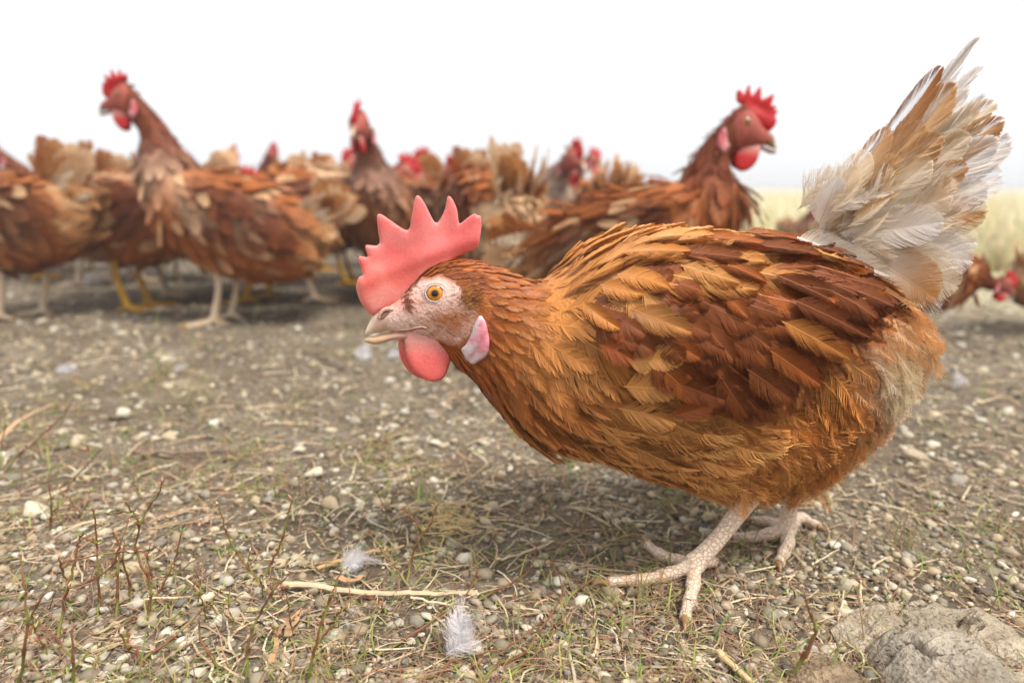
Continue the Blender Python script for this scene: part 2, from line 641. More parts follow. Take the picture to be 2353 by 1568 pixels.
class Tmpl:
    """a feather of length 1 along +x lying in xy, z up; built from separate barbs on a shaft"""

    def __init__(s, aspect, nb, shape='round', th=(62, 28), loose=0.2, bw=1.2, tipw=0.5, seed=0, down=0.0, shaft=0.012):
        r = np.random.default_rng(seed)
        V, F, T, E_, R_, H = [], [], [], [], [], []
        dt = 0.95 / nb
        for sg in (-1, 1):
            asym = r.uniform(0.85, 1.1)
            clump = 0.0
            left = 0
            for i in range(nb):
                t = 0.03 + 0.95 * (i + 0.5) / nb
                if left <= 0:
                    clump = r.normal() * 0.13 * loose
                    left = r.integers(2, max(9, nb // 4))
                    cz = r.normal() * 0.012 * (0.4 + loose)
                left -= 1
                the = math.radians(th[0] + (th[1] - th[0]) * t ** 1.3) + clump + r.normal() * 0.06 * loose
                jit = 1 + 0.10 * loose * r.normal()
                fluff = down + max(0, 0.22 - t) * 2.0 * loose
                curl = 0.22 + 0.25 * loose * r.normal()
                the = max(the, 0.22)
                curl = min(curl, the * 0.8)
                am = max(0.12, the - curl * 0.5)
                ls = np.linspace(0, 1.0, 120)
                xs, ys = t + ls * math.cos(am), ls * math.sin(am)
                out_ = np.where(ys >= aspect * asym * jit * profile(shape, xs) * 1.0)[0]
                out_ = out_[out_ > 0]
                ln = max(0.02, ls[out_[0]] if len(out_) else 1.0) * (1 + 0.22 * fluff * r.normal())
                prof = 1.0
                d = np.array([math.cos(the), sg * math.sin(the)])
                the2 = the - curl
                d2 = np.array([math.cos(the2), sg * math.sin(the2)])
                w = bw * 0.5 * dt * max(0.45, math.sin(the))
                n = np.array([-d[1], d[0]]) * sg
                p0 = np.array([t, 0.0])
                p1 = p0 + d * ln * 0.5
                p2 = p1 + d2 * ln * 0.5
                w1, w2 = w * (1 - 0.45 * fluff), w * tipw * (1 - 0.5 * min(1, fluff))
                zj = cz + r.normal() * 0.003 + sg * 0
                zc = r.normal() * 0.10 * fluff
                tilt = 0.004
                b = len(V)
                for q, ww, zz in ((p0, w, 0.0), (p1, w1, 0.55), (p2, w2, 1.0)):
                    for k in (-1, 1):
                        xy = q + n * ww * k
                        V.append((xy[0], xy[1], zj * zz + zc * zz + tilt * k * (0.4 + zz)))
                F += [(b, b + 1, b + 3, b + 2), (b + 2, b + 3, b + 5, b + 4)]
                rr = r.uniform(-1, 1)
                for q, zz in ((p0, 0), (p1, 0.5), (p2, 1)):
                    for k in (0, 1):
                        T.append(min(1.15, q[0]))
                        E_.append(zz * prof)
                        R_.append(rr)
                        H.append(0.0)
        # the shaft
        b = len(V)
        K = 5
        for i in range(K + 1):
            t = i / K * 0.97
            for k in (-1, 1):
                V.append((t, k * shaft * (1 - 0.8 * t), 0.0055 * (1 - 0.5 * t)))
                T.append(t)
                E_.append(0)
                R_.append(0)
                H.append(1.0 if shaft > 0 else 0)
            if i:
                a = b + 2 * i
                F.append((a - 2, a - 1, a + 1, a))
        s.V = np.array(V)
        s.F = np.array(F)
        s.T, s.E, s.R, s.H = map(np.array, (T, E_, R_, H))


TM = {
    'saddle': [Tmpl(0.13, 38, 'round', th=(24, 11), loose=0.7, seed=240 + k, tipw=0.3, bw=1.1, shaft=0.006) for k in range(10)],
    'covert': [Tmpl(0.26, 72, 'round', th=(54, 30), loose=0.4, bw=1.2, tipw=0.42, seed=10 + k) for k in range(8)],
    'covert_neat': [Tmpl(0.26, 72, 'round', th=(54, 32), loose=0.26, bw=1.2, tipw=0.5, seed=30 + k, shaft=0.014) for k in range(6)],
    'breast': [Tmpl(0.30, 54, 'round', th=(44, 18), loose=0.7, seed=50 + k, tipw=0.32) for k in range(10)],
    'wispy': [Tmpl(0.20, 22, 'point', th=(40, 14), loose=1.1, seed=70 + k, bw=0.85, tipw=0.2) for k in range(10)],
    'hackle': [Tmpl(0.20, 20, 'round', th=(45, 20), loose=0.5, seed=90 + k, tipw=0.35) for k in range(8)],
    'fluff': [Tmpl(0.42, 48, 'down', th=(46, 26), loose=0.9, seed=110 + k, bw=0.70, tipw=0.12, down=0.5, shaft=0.005) for k in range(10)],
    'bristle': [Tmpl(0.16, 5, 'point', th=(30, 12), loose=1.0, seed=130 + k, bw=0.55, tipw=0.15, shaft=0.0) for k in range(5)],
    'tail': [Tmpl(0.20, 110, 'broad', th=(44, 30), loose=0.16, seed=150 + k, bw=1.25, tipw=0.5, shaft=0.008) for k in range(8)],
    'quill': [Tmpl(0.20, 70, 'point', th=(40, 24), loose=0.35, seed=170 + k, bw=1.2, tipw=0.4, shaft=0.010) for k in range(4)],
    'far': [Tmpl(0.28, 8, 'round', loose=0.5, seed=190 + k, tipw=0.45) for k in range(6)],
    'far_wisp': [Tmpl(0.20, 7, 'point', loose=1.0, seed=200 + k, bw=0.8, tipw=0.25) for k in range(5)],
    'far_tail': [Tmpl(0.17, 14, 'broad', th=(42, 26), loose=0.5, seed=210 + k) for k in range(5)],
    'downy': [Tmpl(0.40, 100, 'down', th=(55, 30), loose=1.3, seed=220 + k, bw=0.55, tipw=0.12, down=0.9, shaft=0.006) for k in range(5)],
}


class Feathers:
    """a list of placed feathers, turned into arrays in one go"""

    def __init__(s):
        s.rec = []

    def add(s, kind, root, D, Nn, L, c0, c1, wide=1.0, k=6.0, lift=0.12, camber=0.0, side=0.0, var=0.12, edge=None, shaft=None, var_id=None):
        s.rec.append((kind, rng.integers(len(TM[kind])) if var_id is None else var_id, root, D, Nn, L, c0, c1, wide, k, lift, camber, side, var,
                      c1 if edge is None else edge, c0 if shaft is None else shaft))

    def arrays(s):
        VV, FF, CC, off = [], [], [], 0
        groups = {}
        for r in s.rec:
            groups.setdefault((r[0], r[1]), []).append(r)
        for (kind, vi), rs in groups.items():
            t = TM[kind][vi]
            g = lambda i: np.array([r[i] for r in rs], float)
            root, D, Nn, Ln, c0, c1 = g(2), nrm(g(3)), nrm(g(4)), g(5), g(6), g(7)
            wide, k, lift, camber, side, var, edge, shaft = g(8), g(9), g(10), g(11), g(12), g(13), g(14), g(15)
            Sd = nrm(np.cross(Nn, D))
            Nn = nrm(np.cross(D, Sd))
            D2 = D * np.cos(lift)[:, None] + Nn * np.sin(lift)[:, None]
            N2 = -D * np.sin(lift)[:, None] + Nn * np.cos(lift)[:, None]
            X = t.V[None, :, 0] * Ln[:, None]
            Y = t.V[None, :, 1] * (Ln * wide)[:, None] + side[:, None] * X * X / Ln[:, None]
            Z = t.V[None, :, 2] * Ln[:, None] - camber[:, None] * (t.V[None, :, 1] * (Ln * wide)[:, None]) ** 2
            kk = np.where(np.abs(k) < 0.05, 0.05, k)[:, None]
            a = kk * X
            xb = np.sin(a) / kk + Z * np.sin(a)
            zb = -(1 - np.cos(a)) / kk + Z * np.cos(a)
            P = root[:, None] + D2[:, None] * xb[..., None] + N2[:, None] * zb[..., None] + Sd[:, None] * Y[..., None]
            tt = sstep(0.25, 0.95, t.T)[None, :, None]
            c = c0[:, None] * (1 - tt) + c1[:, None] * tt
            ee = sstep(0.55, 1.0, t.E)[None, :, None] * 0.6
            c = c * (1 - ee) + edge[:, None] * ee
            c = c * (1 + var[:, None, None] * t.R[None, :, None])
            hh = (t.H * 0.5)[None, :, None]
            c = c * (1 - hh) + shaft[:, None] * hh
            n, nv = len(rs), len(t.V)
            VV.append(P.reshape(-1, 3))
            CC.append(c.reshape(-1, 3))
            FF.append((t.F[None] + (np.arange(n) * nv)[:, None, None] + off).reshape(-1, 4))
            off += n * nv
        return np.vstack(VV), np.vstack(FF), np.vstack(CC)

    def build(s, name, mat, parent=None, kind=None):
        V, F, C = s.arrays()
        return mk(name, V, F, mat, C, parent=parent, kind=kind)


def poisson(P, r, seed=0):
    """indices of points that keep their own distance r"""
    order = np.random.default_rng(seed).permutation(len(P))
    acc = np.empty((len(P), 3))
    ar = np.empty(len(P))
    idx = []
    n = 0
    for i in order:
        if n:
            d2 = ((acc[:n] - P[i]) ** 2).sum(1)
            if (d2 < (0.5 * (ar[:n] + r[i])) ** 2).any():
                continue
        acc[n] = P[i]
        ar[n] = r[i]
        idx.append(i)
        n += 1
    return np.array(idx)


# ------------------------------------------------------------------ a body lofted through rings
class Surf:
    """rings: rows of top x,z, bottom x,z, half width, pear, exponent; s=0 at the rump"""

    def __init__(s, rings):
        s.R = np.array(rings, float)
        s.n = len(s.R)

    def par(s, u):
        u = np.clip(np.asarray(u, float), 0, s.n - 1.0001)
        i = np.floor(u).astype(int)
        t = (u - i)[..., None]
        R = s.R
        p0, p1, p2, p3 = R[np.maximum(i - 1, 0)], R[i], R[i + 1], R[np.minimum(i + 2, s.n - 1)]
        return 0.5 * (2 * p1 + (p2 - p0) * t + (2 * p0 - 5 * p1 + 4 * p2 - p3) * t ** 2 + (3 * p1 - p0 - 3 * p2 + p3) * t ** 3)

    def pos(s, u, f):
        P = s.par(u)
        m = 2 / P[..., 6]
        c, sn = np.cos(f), np.sin(f)
        c = np.sign(c) * np.abs(c) ** m
        sn = np.sign(sn) * np.abs(sn) ** m
        w = P[..., 4] * (1 - P[..., 5] * c)
        x = (P[..., 0] + P[..., 2]) / 2 + (P[..., 0] - P[..., 2]) / 2 * c
        z = (P[..., 1] + P[..., 3]) / 2 + (P[..., 1] - P[..., 3]) / 2 * c
        return np.stack([x, w * sn, z], -1)

    def frame(s, u, f):
        e = 0.02
        p = s.pos(u, f)
        du = nrm(s.pos(u + e, f) - s.pos(u - e, f))
        df = nrm(s.pos(u, f + e) - s.pos(u, f - e))
        n = nrm(np.cross(df, du))
        P = s.par(u)
        c = np.stack([(P[..., 0] + P[..., 2]) / 2, 0 * P[..., 0], (P[..., 1] + P[..., 3]) / 2], -1)
        flip = np.sign((n * (p - c)).sum(-1, keepdims=True))
        return p, du, n * np.where(flip == 0, 1, flip)

    def grid(s, per=8, nf=48):
        u = np.linspace(0, s.n - 1.001, (s.n - 1) * per + 1)
        f = np.arange(nf) / nf * 2 * math.pi
        U, Fi = np.meshgrid(u, f, indexing='ij')
        V = s.pos(U, Fi).reshape(-1, 3)
        nu = len(u)
        i = np.arange(nu - 1)[:, None] * nf + np.arange(nf)[None]
        j = np.arange(nu - 1)[:, None] * nf + (np.arange(nf)[None] + 1) % nf
        F = np.stack([i, i + nf, j + nf, j], -1).reshape(-1, 4).tolist()
        F.append(list(range(nf)))
        F.append(list(range((nu - 1) * nf, nu * nf))[::-1])
        return V, F, U.ravel(), Fi.ravel()

    def sample(s, n, seed, u0=0.0, u1=None):
        """n points spread evenly over the skin between u0 and u1"""
        r = np.random.default_rng(seed)
        u1 = s.n - 1.01 if u1 is None else u1
        U = r.uniform(u0, u1, n * 4)
        Fi = r.uniform(0, 2 * math.pi, n * 4)
        e = 0.02
        a = s.pos(U + e, Fi) - s.pos(U - e, Fi)
        b = s.pos(U, Fi + e) - s.pos(U, Fi - e)
        w = np.linalg.norm(np.cross(a, b), axis=1)
        k = r.choice(n * 4, n, replace=False, p=w / w.sum())
        return U[k], Fi[k]


# ------------------------------------------------------------------ fleshy plates: comb, wattle, ear lobe
def plate(outline, thick, fall, step, yoff=None, per=6, base=None):
    """closed 2-D outline (x,z) -> a cushion of real thickness; yoff(x,z) bends it sideways; returns V (x,y,z), F, distance-to-rim"""
    O = catmull(outline, per, True)
    lo, hi = O.min(0), O.max(0)
    gx_, gz_ = np.meshgrid(np.arange(lo[0], hi[0], step), np.arange(lo[1], hi[1], step))
    Q = np.stack([gx_.ravel(), gz_.ravel()], -1) + rng.uniform(-0.2, 0.2, (gx_.size, 2)) * step
    a, b = O, np.roll(O, -1, 0)
    ins = np.zeros(len(Q), bool)
    for p, q in zip(a, b):
        c = (p[1] > Q[:, 1]) != (q[1] > Q[:, 1])
        xi = p[0] + (Q[:, 1] - p[1]) * (q[0] - p[0]) / (q[1] - p[1] + 1e-12)
        ins ^= c & (Q[:, 0] < xi)

    def rim(Z):
        d = b - a
        t = np.clip(((Z[:, None] - a[None]) * d[None]).sum(-1) / ((d * d).sum(-1)[None] + 1e-15), 0, 1)
        return np.sqrt((((a[None] + t[..., None] * d[None]) - Z[:, None]) ** 2).sum(-1)).min(1)
    Q = Q[ins]
    Q = Q[rim(Q) > step * 0.45]
    P2 = np.vstack([O, Q])
    n = len(O)
    res = delaunay_2d_cdt([Vector(p) for p in P2], [(i, (i + 1) % n) for i in range(n)], [], 1, 1e-7)
    P2 = np.array([v[:] for v in res[0]])
    T = res[2]
    d = rim(P2)
    edge = d < step * 0.05
    th = thick * np.sqrt(np.clip(d / fall, 0, 1) * (2 - np.clip(d / fall, 0, 1)))
    if base is not None:
        th = th * base(P2[:, 0], P2[:, 1])
    y0 = yoff(P2[:, 0], P2[:, 1]) if yoff else np.zeros(len(P2))
    front = np.stack([P2[:, 0], y0 + th, P2[:, 1]], -1)
    back = np.stack([P2[:, 0], y0 - th, P2[:, 1]], -1)
    m = len(P2)
    V = np.vstack([front, back])
    F = [list(t) for t in T]
    for t in T:
        f = [i if edge[i] else i + m for i in t][::-1]
        F.append(f)
    return V, F, np.concatenate([d, d])
# ------------------------------------------------------------------ pieces every hen has
def remeshed(V, F, voxel, smooth_it=4):
    """fuse overlapping tubes into one continuous skin"""
    me = bpy.data.meshes.new('tmp')
    me.from_pydata(np.asarray(V).tolist(), [], F)
    me.update()
    o = bpy.data.objects.new('tmp', me)
    COL.objects.link(o)
    r = o.modifiers.new('r', 'REMESH')
    r.mode = 'VOXEL'
    r.voxel_size = voxel
    s = o.modifiers.new('s', 'SMOOTH')
    s.iterations = smooth_it
    s.factor = 0.5
    dg = bpy.context.evaluated_depsgraph_get()
    ev = o.evaluated_get(dg)
    m2 = ev.to_mesh()
    n = len(m2.vertices)
    co = np.empty(n * 3, np.float32)
    m2.vertices.foreach_get('co', co)
    F2 = [list(p.vertices) for p in m2.polygons]
    ev.to_mesh_clear()
    bpy.data.objects.remove(o)
    bpy.data.meshes.remove(me)
    return co.reshape(-1, 3), F2


def leg(hen, shank, toes, r_sh, r_toe, col, claw_col, voxel=0.0012, pads=True, scutes=True):
    """shank: points hip->ankle; toes: list of (points, length factor). One fused leg, a claw on every toe"""
    parts = []
    sh = catmull(shank, 10)
    t = np.linspace(0, 1, len(sh))
    rr = r_sh * (1.15 - 0.25 * np.sin(t * math.pi) + 0.12 * sstep(0.85, 1, t))
    parts.append(tube(sh, rr, 12))
    claws = []
    for pts in toes:
        P = catmull(np.vstack([shank[-1], pts[:-1]]), 12)
        d = np.concatenate([[0], np.cumsum(np.linalg.norm(np.diff(P, axis=0), axis=1))])
        q = d / d[-1]
        rad_ = r_toe * (1.2 - 0.42 * q) * (1 + 0.10 * np.cos(q * 2 * math.pi * 3))
        parts.append(tube(P, rad_, 10))
        c0, c1 = P[-2], np.array(pts[-1])
        mid = (c0 + c1) / 2 + np.array([0, 0, np.linalg.norm(c1 - c0) * 0.16])
        cp = catmull([c0, mid, c1], 5)
        claws.append(tube(cp, np.linspace(rad_[-1] * 0.72, 0.0003, len(cp)), 8))
    V, F, _ = join(parts)
    V, F = remeshed(V, F, voxel)
    # the scutes: rings across the front of the shank and the toes
    h = V[:, 2]
    c = np.tile(np.asarray(col), (len(V), 1))
    nz = fbm(V[:, 0] * 130 + V[:, 1] * 90, V[:, 2] * 130, 8, 3)[:, None]
    c = c * (1 + 0.10 * nz)
    yel = sstep(0.15, 0.6, fbm(V[:, 0] * 70 + 5, V[:, 2] * 70 + V[:, 1] * 50, 31, 2))[:, None] * 0.5
    c = c * (1 - yel) + yel * c * np.array([0.98, 0.80, 0.50])
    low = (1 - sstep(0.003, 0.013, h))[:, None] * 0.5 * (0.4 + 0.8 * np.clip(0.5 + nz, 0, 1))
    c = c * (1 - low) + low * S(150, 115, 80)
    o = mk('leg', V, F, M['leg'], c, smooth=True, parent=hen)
    for V, F in claws:
        mk('claw', V, F, M['horn'], np.broadcast_to(claw_col, V.shape), smooth=True, parent=o)
    return o


def eye(hen, c, n, up, r_iris, r_open, squash=1.0, lid_col=None, seg=28, iris=None):
    """eyeball cap with iris and pupil, a lid ring round it; n points out of the head"""
    n = nrm(np.asarray(n, float))
    up = nrm(np.asarray(up, float) - n * np.dot(up, n))
    sd_ = np.cross(up, n)
    rr = np.linspace(0, 1, 22)
    V, C = [], []
    iris = S(196, 122, 26) if iris is None else iris
    for q in rr:
        a = np.arange(seg) / seg * 2 * math.pi
        rad_ = q * r_open * 1.08
        hgt = r_open * 0.42 * (1 - q * q)
        V.append(c + rad_ * (np.cos(a)[:, None] * sd_ + np.sin(a)[:, None] * up * squash) + n * hgt)
        w = rad_ / r_iris
        col = S(6, 5, 5) if w < 0.45 else (iris * (0.55 + 0.75 * sstep(0.45, 0.75, w)) * (1 - 0.55 * sstep(0.82, 1.0, w)) if w < 1.0 else S(112, 96, 90))
        st = 1 + (0.14 * np.sin(a * 9) * (0.47 < w < 1))[:, None]
        C.append(np.broadcast_to(col, (seg, 3)) * st)
    V, C = np.vstack(V), np.vstack(C)
    F = []
    for i in range(len(rr) - 1):
        for j in range(seg):
            k = (j + 1) % seg
            F.append([i * seg + j, (i + 1) * seg + j, (i + 1) * seg + k, i * seg + k])
    o = mk('eye', V, F, M['eye'], C, smooth=True, parent=hen)
    if lid_col is not None:
        a = np.linspace(0, 2 * math.pi, 33)
        wob = 1 + 0.03 * np.sin(a * 7)
        for ro, tr, hgt, cc in ((r_open * 1.03, r_open * 0.11, r_open * 0.08, lid_col), (r_open * 1.26, r_open * 0.13, -r_open * 0.09, np.asarray(SKIN) * 0.96)):
            P = c + (ro * np.cos(a) * 1.06 * wob)[:, None] * sd_ + (ro * np.sin(a) * squash * 0.97)[:, None] * up + n * hgt
            V, F = tube(P, tr, 10, cap=False)
            mk('eyelid', V, F, M['skin'], np.broadcast_to(cc, V.shape), smooth=True, parent=o)
    return o


def loft2(sections, seg=14):
    """sections: (centre xyz, half height, half width, up-vector xz) -> closed loft, used for the two halves of the beak"""
    V = []
    a = np.arange(seg) / seg * 2 * math.pi
    for c, hh, hw, up in sections:
        up = nrm(np.array([up[0], 0, up[1]]))
        V.append(np.asarray(c) + np.cos(a)[:, None] * up * hh + np.sin(a)[:, None] * np.array([0, 1, 0]) * hw)
    n = len(sections)
    F = []
    for i in range(n - 1):
        for j in range(seg):
            k = (j + 1) % seg
            F.append([i * seg + j, i * seg + k, (i + 1) * seg + k, (i + 1) * seg + j])
    F.append(list(range(seg))[::-1])
    F.append(list(range((n - 1) * seg, n * seg)))
    return np.vstack(V), F


# ------------------------------------------------------------------ the standing hen's own frame
PSI = math.radians(8)
Y0 = 0.465
OX = 0.165
HO = np.array([OX, Y0 + OX * math.tan(PSI), 0.0])
AX = np.array([-math.cos(PSI), -math.sin(PSI), 0])
LAT = np.array([math.sin(PSI), -math.cos(PSI), 0])
HRZ = math.pi + PSI
CAMP = np.array([0, 0, CAM_H])


def sag(px, py, y=0.0):
    """photo pixel -> (x,z) in the hen's mid plane, or in a plane y beside it"""
    d = ray(px, py)
    t = (((HO + LAT * y) - CAMP) @ LAT) / (d @ LAT)
    P = CAMP + d * t[..., None] if np.ndim(t) else CAMP + d * t
    Q = P - HO
    return np.stack([Q @ AX, P[..., 2]], -1)


def to_world(P):
    P = np.asarray(P)
    return HO + P[..., 0:1] * AX + P[..., 1:2] * LAT + P[..., 2:3] * np.array([0, 0, 1.0])


def to_local(P):
    Q = np.asarray(P) - HO
    return np.stack([Q @ AX, Q @ LAT, Q[..., 2]], -1)


def zc(pts):                                       # head close-up pixels -> photo pixels
    p = np.asarray(pts, float)
    return np.stack([774.7 + p[:, 0] * 0.3115, 417.1 + p[:, 1] * 0.3116], -1)


EYE_PX = np.array([999.0, 673.0])
EYE0 = sag(*EYE_PX)


def head_xy(pts):
    """head close-up pixels -> metres relative to the eye, x to the beak, z up"""
    p = zc(pts)
    return sag(p[:, 0], p[:, 1]) - EYE0


HEAD = {
    'comb': head_xy([(262, 985), (200, 925), (160, 860), (140, 775), (158, 705), (190, 682), (176, 630), (150, 562), (158, 545), (192, 552), (224, 550), (207, 492), (212, 466), (242, 468),
                     (290, 472), (311, 445), (301, 370), (291, 262), (308, 240), (345, 254), (420, 306), (495, 352), (530, 345), (546, 270), (572, 130), (590, 102), (615, 117), (650, 170),
                     (690, 250), (720, 298), (748, 293), (790, 215), (811, 120), (826, 107), (852, 132), (885, 210), (894, 280), (907, 308), (960, 266), (1005, 238), (1032, 246), (1056, 256),
                     (1061, 310), (1050, 400), (1030, 480), (960, 522), (880, 562), (800, 640), (700, 720), (600, 800), (500, 880), (400, 940)]),
    'wattle': head_xy([(500, 1080), (497, 1200), (515, 1290), (560, 1370), (630, 1428), (715, 1448), (780, 1420), (820, 1340), (833, 1250), (806, 1180), (740, 1120), (620, 1080), (550, 1065)]),
    'lobe': head_xy([(1030, 890), (1078, 940), (1104, 1050), (1107, 1150), (1082, 1220), (1032, 1270), (975, 1305), (922, 1282), (882, 1225), (868, 1180), (905, 1140), (945, 1060), (980, 960)]),
}
# head rings, pixel pairs (top, bottom) from the back of the skull to the beak root, half width m
HEAD_RINGS_PX = [((1100, 603), (1048, 838), 0.0265), ((1066, 598), (1022, 806), 0.0225), ((1034, 600), (1000, 785), 0.0195), ((1004, 607), (980, 778), 0.0178),
                 ((976, 622), (960, 772), 0.0162), ((950, 645), (940, 768), 0.0140), ((926, 672), (920, 765), 0.0112), ((902, 692), (902, 760), 0.0085), ((878, 704), (886, 755), 0.0065)]
HEAD_RINGS = [(sag(*a) - EYE0, sag(*b) - EYE0, w) for a, b, w in HEAD_RINGS_PX]
SKIN = S(224, 188, 175)
SKIN_RED = S(205, 110, 95)
COMB_RED = S(240, 124, 112)


def comb_cols(V, d, red, pale=True):
    x, z = V[:, 0], V[:, 2]
    n = fbm(x * 90, z * 90, 12, 3)[:, None]
    c = red * (1 + 0.14 * n)
    sp_ = sstep(0.25, 0.7, fbm(x * 420, z * 420, 52, 2))[:, None] * 0.16
    c = c * (1 - sp_) + sp_ * S(200, 52, 56)
    if pale:
        pk = S(244, 166, 156)
        t = sstep(-0.2, 0.5, fbm(x * 52 + 3, z * 52, 19, 3))[:, None] * 0.75
        c = c * (1 - t) + pk * t
        t = sstep(0.010, 0.035, z)[:, None] * 0.35
        c = c * (1 - t) + S(230, 122, 132) * t
        t = (1 - sstep(0.0, 0.0012, d))[:, None] * 0.5  # pale rim: light coming through the thin edge, painted into the colour
        c = c * (1 - t) + S(240, 190, 180) * t
    return c


def place_head(P, at, pitch, scale):
    """head-local (x,y,z about the eye) -> hen-local"""
    c, s = math.cos(pitch), math.sin(pitch)
    P = np.asarray(P) * scale
    return np.stack([at[0] + P[..., 0] * c - P[..., 2] * s, P[..., 1], at[1] + P[..., 0] * s + P[..., 2] * c], -1)


def beak_parts(seg=16):
    """upper and lower mandible in head-local coordinates"""
    def row(lst):
        secs = []
        for (tx, ty), (bx, by), hw in lst:
            q = head_xy([(tx, ty), (bx, by)])
            c = q.mean(0)
            e = (q[0] - q[1]) / 2
            secs.append(((c[0], 0, c[1]), np.linalg.norm(e), hw, e))
        return loft2(secs, seg)
    upper = row([((560, 920), (600, 1050), 0.0095), ((470, 905), (500, 1050), 0.0090), ((390, 900), (430, 1068), 0.0080), ((330, 915), (370, 1090), 0.0070), ((285, 950), (320, 1108), 0.0060),
                 ((262, 985), (285, 1116), 0.0049), ((238, 1030), (255, 1122), 0.0037), ((220, 1070), (230, 1126), 0.0026), ((209, 1098), (214, 1128), 0.0015), ((205, 1118), (207, 1126), 0.0005)])
    lower = row([((600, 1062), (560, 1165), 0.0088), ((500, 1078), (470, 1158), 0.0080), ((420, 1096), (400, 1165), 0.0066), ((340, 1118), (330, 1190), 0.0054), ((280, 1134), (280, 1200), 0.0042),
                 ((240, 1138), (240, 1194), 0.0031), ((212, 1152), (212, 1182), 0.0018), ((196, 1164), (197, 1172), 0.0006)])
    return upper, lower


def head_pieces(hen, at, pitch, scale, surf_y, detail=True, comb_scale=1.0, red=None, comb_lean=0.0):
    """comb, wattles, ear lobes, beak in the hen's frame"""
    red = COMB_RED if red is None else red
    step = 0.0016 if detail else 0.0035
    ol = HEAD['comb'].copy()
    piv = np.array([0.010, 0.012])
    ol = piv + (ol - piv) * comb_scale
    lean = lambda x, z: 0.0022 * np.sin(x * 150) * sstep(0.0, 0.03, z) + 0.0024 * np.exp(-((z - 0.020 - 0.35 * (0.02 - x)) / 0.006) ** 2) + comb_lean * np.clip(z - 0.012, 0, 1) ** 1.5
    V, F, d = plate(ol, 0.0021, 0.006, step, yoff=lean, base=lambda x, z: 1 + 1.5 * (1 - sstep(0.002, 0.024, z)))
    C = comb_cols(V, d, red, detail)
    mk('comb', place_head(V, at, pitch, scale), F, M['comb'], C, smooth=True, parent=hen)
    for sg in (1, -1):
        ol = HEAD['wattle'].copy()
        if sg < 0:
            ol = ol + np.array([0.0045, -0.003])
        V, F, d = plate(ol, 0.0030, 0.008, step, yoff=lambda x, z: sg * (0.0062 + 0.10 * np.clip(-0.036 - z, 0, 1)))
        n = fbm(V[:, 0] * 140, V[:, 2] * 140, 4, 3)[:, None]
        C = (S(236, 112, 106) if red is COMB_RED else red) * (1 + 0.12 * n)
        t = (1 - sstep(-0.045, -0.026, V[:, 2]))[:, None]
        C = C * t + S(232, 165, 155) * (1 - t)
        mk('wattle', place_head(V, at, pitch, scale), F, M['wattle'], C, smooth=True, parent=hen)
        lb = HEAD['lobe']
        lb = lb.mean(0) + (lb - lb.mean(0)) * np.array([0.76, 0.86])
        V, F, d = plate(lb, 0.0018, 0.006, step, yoff=lambda x, z: sg * (surf_y(x, z) if callable(surf_y) else surf_y + 0.0015 * np.sin(x * 500 + z * 300)))
        x, z = V[:, 0], V[:, 2]
        w = fbm(x * 260 + z * 120, z * 190, 44, 3)
        t = sstep(-0.15, 0.5, w + (x + 0.026) * -70 - (z + 0.02) * 12)[:, None]
        C = S(224, 206, 210) * (1 - t) + S(228, 140, 152) * t
        mk('ear_lobe', place_head(V, at, pitch, scale), F, M['wattle'], C if red is COMB_RED else C * 0.5 + red * 0.5, smooth=True, parent=hen)
    (uV, uF), (lV, lF) = beak_parts(16 if detail else 10)
    t = sstep(0.020, 0.033, uV[:, 0])[:, None]
    cu = (SKIN * 0.95 * (1 - t) + S(200, 164, 146) * t) if detail else np.tile(S(140, 100, 74), (len(uV), 1))
    tip = sstep(0.040, 0.046, uV[:, 0])[:, None]
    cu = cu * (1 - tip) + S(226, 205, 180) * tip
    bk = mk('upper_beak', place_head(uV, at, pitch, scale), uF, M['horn'], cu, smooth=True, parent=hen)
    t = sstep(0.024, 0.044, lV[:, 0])[:, None]
    cl = (S(190, 146, 126) * (1 - t) + S(196, 160, 126) * t) if detail else np.tile(S(136, 98, 74), (len(lV), 1))
    mk('lower_beak', place_head(lV, at, pitch, scale), lF, M['horn'], cl, smooth=True, parent=hen)
    if detail:
        for sg in (1, -1):
            q = head_xy([(322, 985), (352, 950), (395, 938), (400, 958), (360, 985), (335, 1003)])
            V, F, d = plate(q, 0.0010, 0.0012, 0.0006, yoff=lambda x, z: sg * 0.0066 + 0 * x)
            mk('nostril', place_head(V, at, pitch, scale), F, M['horn'], np.broadcast_to(S(140, 98, 78), V.shape), smooth=True, parent=bk)
            flap = head_xy([(300, 990), (310, 950), (345, 915), (400, 905), (425, 925), (410, 940), (360, 945), (330, 975), (322, 1005)])
            V, F, d = plate(flap, 0.0016, 0.0022, 0.0008, yoff=lambda x, z: sg * (0.0066 + (0.036 - x) * 0.12))
            mk('nostril_flap', place_head(V, at, pitch, scale), F, M['skin'], np.broadcast_to(S(206, 164, 146), V.shape), smooth=True, parent=bk)
    return bk
# ------------------------------------------------------------------ the big hen
BODY_PX = [((2070, 740), (2060, 778), 0.010), ((2042, 708), (2056, 836), 0.034), ((1985, 650), (2006, 915), 0.052), ((1905, 590), (1922, 1030), 0.064), ((1805, 555), (1805, 1108), 0.072),
           ((1660, 540), (1645, 1122), 0.076), ((1510, 541), (1478, 1082), 0.073), ((1395, 565), (1332, 1034), 0.066), ((1310, 608), (1226, 1004), 0.057), ((1256, 642), (1160, 952), 0.048),
           ((1205, 640), (1113, 900), 0.0395), ((1152, 620), (1078, 860), 0.0325)]
rings = []
for a, b, w in BODY_PX:
    t_, b_ = sag(*a), sag(*b)
    rings.append([*t_, *b_, w, -0.18 if w > 0.05 else -0.08, 2.1])
for t_, b_, w in HEAD_RINGS:
    rings.append([*(t_ + EYE0), *(b_ + EYE0), w, -0.08, 2.1])
MS = Surf(rings)
